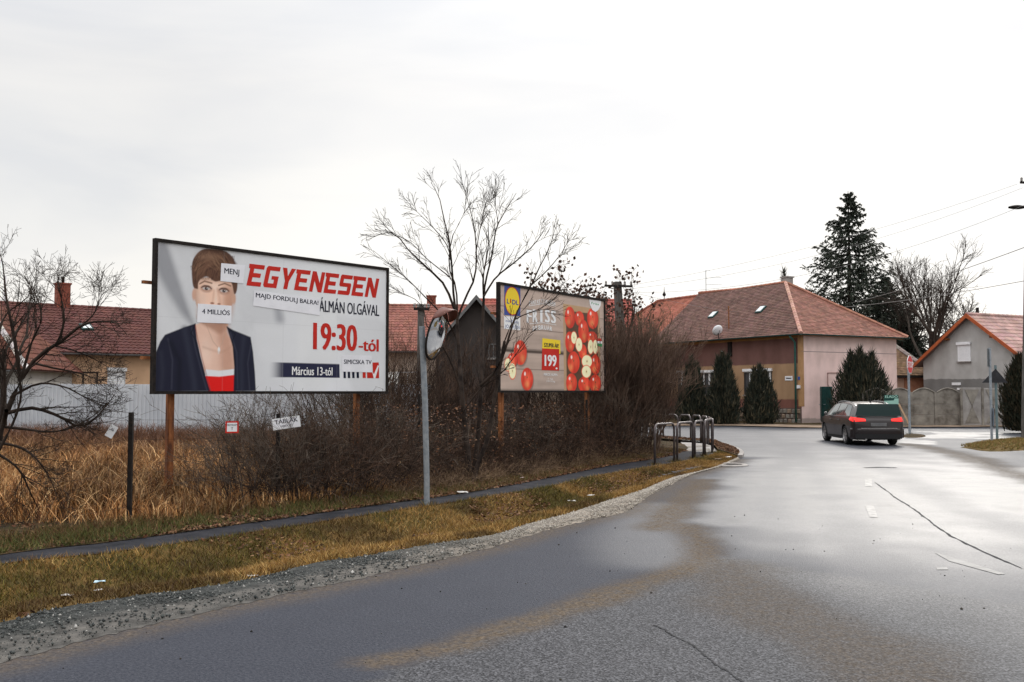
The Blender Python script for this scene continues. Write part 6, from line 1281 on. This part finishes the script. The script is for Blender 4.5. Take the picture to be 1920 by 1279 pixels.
yy = sorted(set(ky+[.33,.53,.72,1.05,1.6,2.2,2.68,3.0,3.3,3.58,3.9,4.25])); rows = []
for y in yy:
    zt, zb = top(y), float(np.interp(y, ky, kb)); lv = [zb, zb+.10, .45, .62, .78, .88, belt(y)]; lv = [min(l, zt-.06) for l in lv]; zr = zt-.045
    if zr > lv[-1]: lv += [lv[-1]+(zr-lv[-1])*f for f in (.25,.5,.75,1)]
    else: lv += [zr]*4
    side = [(wid(y, z) if z > zb+.02 else wid(y, z)-.06, y, z) for z in lv]
    we = side[-1][0]; topr = [(we*f, y, zt-.045*(f**2.5)) for f in (.88,.6,.3)]; half_ = [(0,y,zb)]+[(side[0][0]*.6,y,zb)]+side+topr
    ring = half_+[(0,y,zt)]+[(-x,y_,z) for x,y_,z in half_[:0:-1]]; rows.append(ring)
b = MB(); n_ = len(rows[0]); vs = [p for r in rows for p in r]; fs = [(i*n_+j, (i+1)*n_+j, (i+1)*n_+(j+1)%n_, i*n_+(j+1)%n_) for i in range(len(rows)-1) for j in range(n_)]
b.add(vs, fs+[tuple(range(n_)), tuple((len(rows)-1)*n_+j for j in range(n_))[::-1]])
body = b.build('body', M['carpaint'], None, smooth=True); bm = bmesh.new(); bm.from_mesh(body.data); bmesh.ops.remove_doubles(bm, verts=bm.verts, dist=.0005); bmesh.ops.recalc_face_normals(bm, faces=bm.faces); bm.to_mesh(body.data); bm.free()
WY = (.98, 3.63); WR = .325
for wy in WY:
    c = MB(); c.lathe([(WR+.055,-1.2),(WR+.055,1.2)], 28, 'x', (0,wy,WR)); k = c.build('tmpcut', M['blackplastic'], None); bm = bmesh.new(); bm.from_mesh(k.data); bmesh.ops.recalc_face_normals(bm, faces=bm.faces); bm.to_mesh(k.data); bm.free()
    m_ = body.modifiers.new('arch', 'BOOLEAN'); m_.object = k; m_.operation = 'DIFFERENCE'; m_.solver = 'EXACT'
    dg = bpy.context.evaluated_depsgraph_get(); me = bpy.data.meshes.new_from_object(body.evaluated_get(dg)); body.modifiers.clear(); body.data = me; bpy.data.objects.remove(k)
body.data.materials.clear(); body.data.materials.append(M['carpaint']); body.data.materials.append(M['blackplastic']); body.data.name = 'body'
for p in body.data.polygons:
    c = p.center; p.material_index = 1 if any(abs(math.hypot(c.y-wy, c.z-WR)-(WR+.055)) < .02 for wy in WY) and abs(c.x) < .84 or c.z < .22 else 0
    p.use_smooth = True
bm = bmesh.new(); bm.from_mesh(body.data)
for e in bm.edges:
    if len(e.link_faces) == 2 and e.calc_face_angle(0) > R(50): e.smooth = False
bm.to_mesh(body.data); bm.free(); body.parent = CAR
def side_glass(ya, yb, zl, zh, name, m, s_, nx=6, nz=5, off_=.006):
    b = MB(); g = []
    for i in range(nx+1):
        t = i/nx; r = []
        for j in range(nz+1):
            f = j/nz; y = (ya[0]*(1-f)+ya[1]*f)*(1-t)+(yb[0]*(1-f)+yb[1]*f)*t; z = zl(y)*(1-f)+zh(y)*f; r.append((s_*(wid(y, z)+off_), y, z))
        g.append(r)
    b.grid(g); return b.build(name, m, CAR, smooth=True)
zl = lambda y: belt(y)+.025; zh = lambda y: min(top(y)-.075, 1.415)
for s_ in (-1, 1):
    side_glass((.50,.78),(1.22,1.22), zl, zh, 'side_window', M['carglass'], s_); side_glass((1.32,1.32),(2.12,2.12), zl, zh, 'side_window', M['carglass'], s_)
    side_glass((2.22,2.22),(3.12,2.74), zl, zh, 'side_window', M['carglass'], s_)
    b = MB(); b.tube([(s_*(wid(y,belt(y))+.004), y, belt(y)+.008) for y in (.5,1,1.6,2.2,2.8,3.2)], .009, 5); b.build('window_trim', M['rim'], CAR)
    b = MB(); b.tube([(s_*(wid(y,1.40)-.05), y, top(y)+.012) for y in (.62,.9,1.4,1.9,2.4,2.75)], .016, 6); b.build('roof_rail', M['rim'], CAR)
    b = MB(); b.add([(s_*.905,3.0,.98),(s_*1.05,2.98,.97),(s_*1.06,3.02,1.09),(s_*.93,3.05,1.09),(s_*.90,3.10,.99),(s_*1.03,3.10,.98),(s_*1.03,3.12,1.08),(s_*.92,3.12,1.08)], [(0,1,2,3),(4,7,6,5),(0,4,5,1),(1,5,6,2),(2,6,7,3),(3,7,4,0)]); b.build('wing_mirror', M['carpaint'], CAR, smooth='auto', bevel=.02)
    for y in (1.62, 2.6): b = MB(); b.tube([(s_*(wid(y,.84)+.02), y-.09, .84),(s_*(wid(y,.84)+.035), y, .845),(s_*(wid(y,.84)+.02), y+.09, .84)], .013, 6); b.build('door_handle', M['carpaint'], CAR)
    for y in (1.27, 2.17, 3.18):
        b = MB(); b.grid([[(s_*(wid(y,z)+.002), y-.004, z) for z in (.28,.5,.7,.9,belt(y))],[(s_*(wid(y,z)+.002), y+.004, z) for z in (.28,.5,.7,.9,belt(y))]]); b.build('door_gap', M['blackplastic'], CAR)
    b = MB(); b.grid([[(s_*(wid(y,.22)+.006), y, .19) for y in (1.4,2,2.6,3.2)],[(s_*(wid(y,.28)+.012), y, .28) for y in (1.4,2,2.6,3.2)]]); b.build('sill_trim', M['blackplastic'], CAR)
    for wy in WY:
        w_ = MB(); prof = [(WR-.11,-.04),(WR-.10,-.10),(WR-.03,-.105),(WR,-.08),(WR+.004,0),(WR,.08),(WR-.03,.105),(WR-.10,.10),(WR-.11,.04)]; w_.lathe(prof, 32, 'x', (s_*.785,wy,WR)); wh = w_.build('wheel', M['tyre'], CAR, smooth='auto')
        w_ = MB(); w_.lathe([(WR-.095,.04),(WR-.09,.10),(WR-.105,.10),(WR-.115,.05)], 32, 'x', (s_*.785,wy,WR)) if s_ > 0 else w_.lathe([(WR-.095,-.04),(WR-.09,-.10),(WR-.105,-.10),(WR-.115,-.05)], 32, 'x', (s_*.785,wy,WR)); 
        for k in range(5):
            a = k*2*math.pi/5+.3; dx = s_*.085; rr_ = WR-.10; c0 = Vector((s_*.785+dx, wy, WR)); u_ = Vector((0,math.cos(a),math.sin(a))); v_ = Vector((0,-math.sin(a),math.cos(a)))
            w_.prism([c0+u_*.03-v_*.035, c0+u_*.03+v_*.035, c0+u_*rr_+v_*.022, c0+u_*rr_-v_*.022], (s_*-.025,0,0))
        w_.lathe([(.01,s_*.09),(.055,s_*.085),(.06,s_*.05)], 16, 'x', (s_*.785,wy,WR)); w_.build('rim', M['rim'], wh)
        w_ = MB(); w_.lathe([(.01,s_*.02),(WR-.11,s_*.02)], 24, 'x', (s_*.785,wy,WR)); w_.build('brake_disc', M['blackplastic'], wh)
# tailgate glass on the slope, lamps wrapped round the corners, bumper
ry = lambda z: float(np.interp(z, kt[:6], ky[:6]))
b = MB(); g = []
for i in range(13):
    t = -1+2*i/12; r = []
    for j in range(6):
        f = j/5; z = 1.015+.30*f; r.append((t*(.67-.15*f), ry(z)-.012-.02*(1-t*t)*0, z+.012))
    g.append(r)
b.grid(g); b.build('rear_window', M['carglass'], CAR, smooth=True)
b = MB(); g = []
for i in range(13):
    t = -1+2*i/12; g.append([(t*(.72-.17*f), ry(.985+.40*f)-.004, .985+.40*f+.004) for f in (0,.25,.5,.75,1)])
b.grid(g); b.build('tailgate_surround', M['blackplastic'], CAR, smooth=True)
b = MB(); b.box(-.50,.50,.56,.80,1.392,1.412); b.build('roof_spoiler', M['carpaint'], CAR, bevel=.008); b = MB(); b.box(-.12,.12,.552,.562,1.37,1.388); b.build('high_brake_light', M['taillens'], CAR)
b = MB(); b.tube([(.02,.20,1.06),(-.10,.17,1.045),(.38,.19,1.07)], .010, 5); b.build('rear_wiper', M['blackplastic'], CAR)
for s_ in (-1, 1):
    b = MB(); g = []
    for i in range(9):
        t = i/8; r = []
        for j in range(5):
            f = j/4; z = .80+.155*f+.02*t
            if t < .62: x = s_*(.44+(.86-.44)*t/.62); y = -.014+.075*max(0,(t/.62-.72)/.28)**2*1.1+(ry(z) if z > .8 else 0)*.9-.0; zz = z-.025*(1-t/.62)*(1-f)*-1.2-.045*(1-t/.62)*f
            else: k = (t-.62)/.38; y = .06+.33*k+(ry(z) if z > .8 else 0)*.9*(1-k); x = s_*(wid(y, z)+.012); zz = .85+(.975-.85)*f+.0*k-.0 if k > .5 else z; zz = z*(1-k)+(.88+.09*f)*k
            r.append((x, y, zz))
        g.append(r)
    b.grid(g); b.build('tail_light', M['brake'], CAR, smooth=True)
b = MB(); g = []
for z, o in ((.26,.02),(.36,.045),(.52,.055),(.575,.055),(.59,.02)):
    g.append([(x, -o+.10*(abs(x)/.87)**4+(.10 if abs(x) > .87 else 0), z) for x in (-.93,-.88,-.8,-.6,-.3,0,.3,.6,.8,.88,.93)])
b.grid(g); o_ = b.build('bumper', M['carpaint'], CAR, smooth=True)
b = MB(); g = [[(x, -.062+.10*(abs(x)/.87)**4, z) for x in (-.8,-.5,0,.5,.8)] for z in (.24,.40)]; b.grid(g); b.build('bumper_insert', M['blackplastic'], CAR)
b = MB(); b.box(-.62,.62,-.066,-.05,.585,.600); b.build('bumper_strip', M['rim'], CAR, bevel=.004)
b = MB(); b.box(-.27,.27,-.022,-.002,.66,.775); b.build('number_plate', mat('dull_plate', (.10,.10,.105), (.14,.14,.14), rough=.5, scale=9), CAR, bevel=.004)
b = MB(); b.tube([(-.45,-.03,.22),(-.45,.25,.22)], .035, 10); b.build('exhaust', M['rim'], CAR); b = MB(); b.box(-.70,.70,.25,4.2,.19,.24); b.build('underbody', M['blackplastic'], CAR)
b = MB(); b.lathe([(.03,0),(.025,.05),(.01,.16)], 8, o=(0,.85,1.44)); b.build('roof_antenna', M['blackplastic'], CAR)
for s_ in (-1,1): b = MB(); b.box(s_*.62-.12,s_*.62+.12,4.3,4.46,.62,.76); b.build('headlight', M['skyglass'], CAR, bevel=.03)
side = MB(); g = []
for i in range(9): t = -1+2*i/8; g.append([(t*(.80-.13*f), float(np.interp(.99+.40*f, kt[::-1], ky[::-1])) +.02, .99+.40*f+.02) for f in (0,.33,.66,1)])
side.grid(g); side.build('windscreen', M['carglass'], CAR, smooth=True)
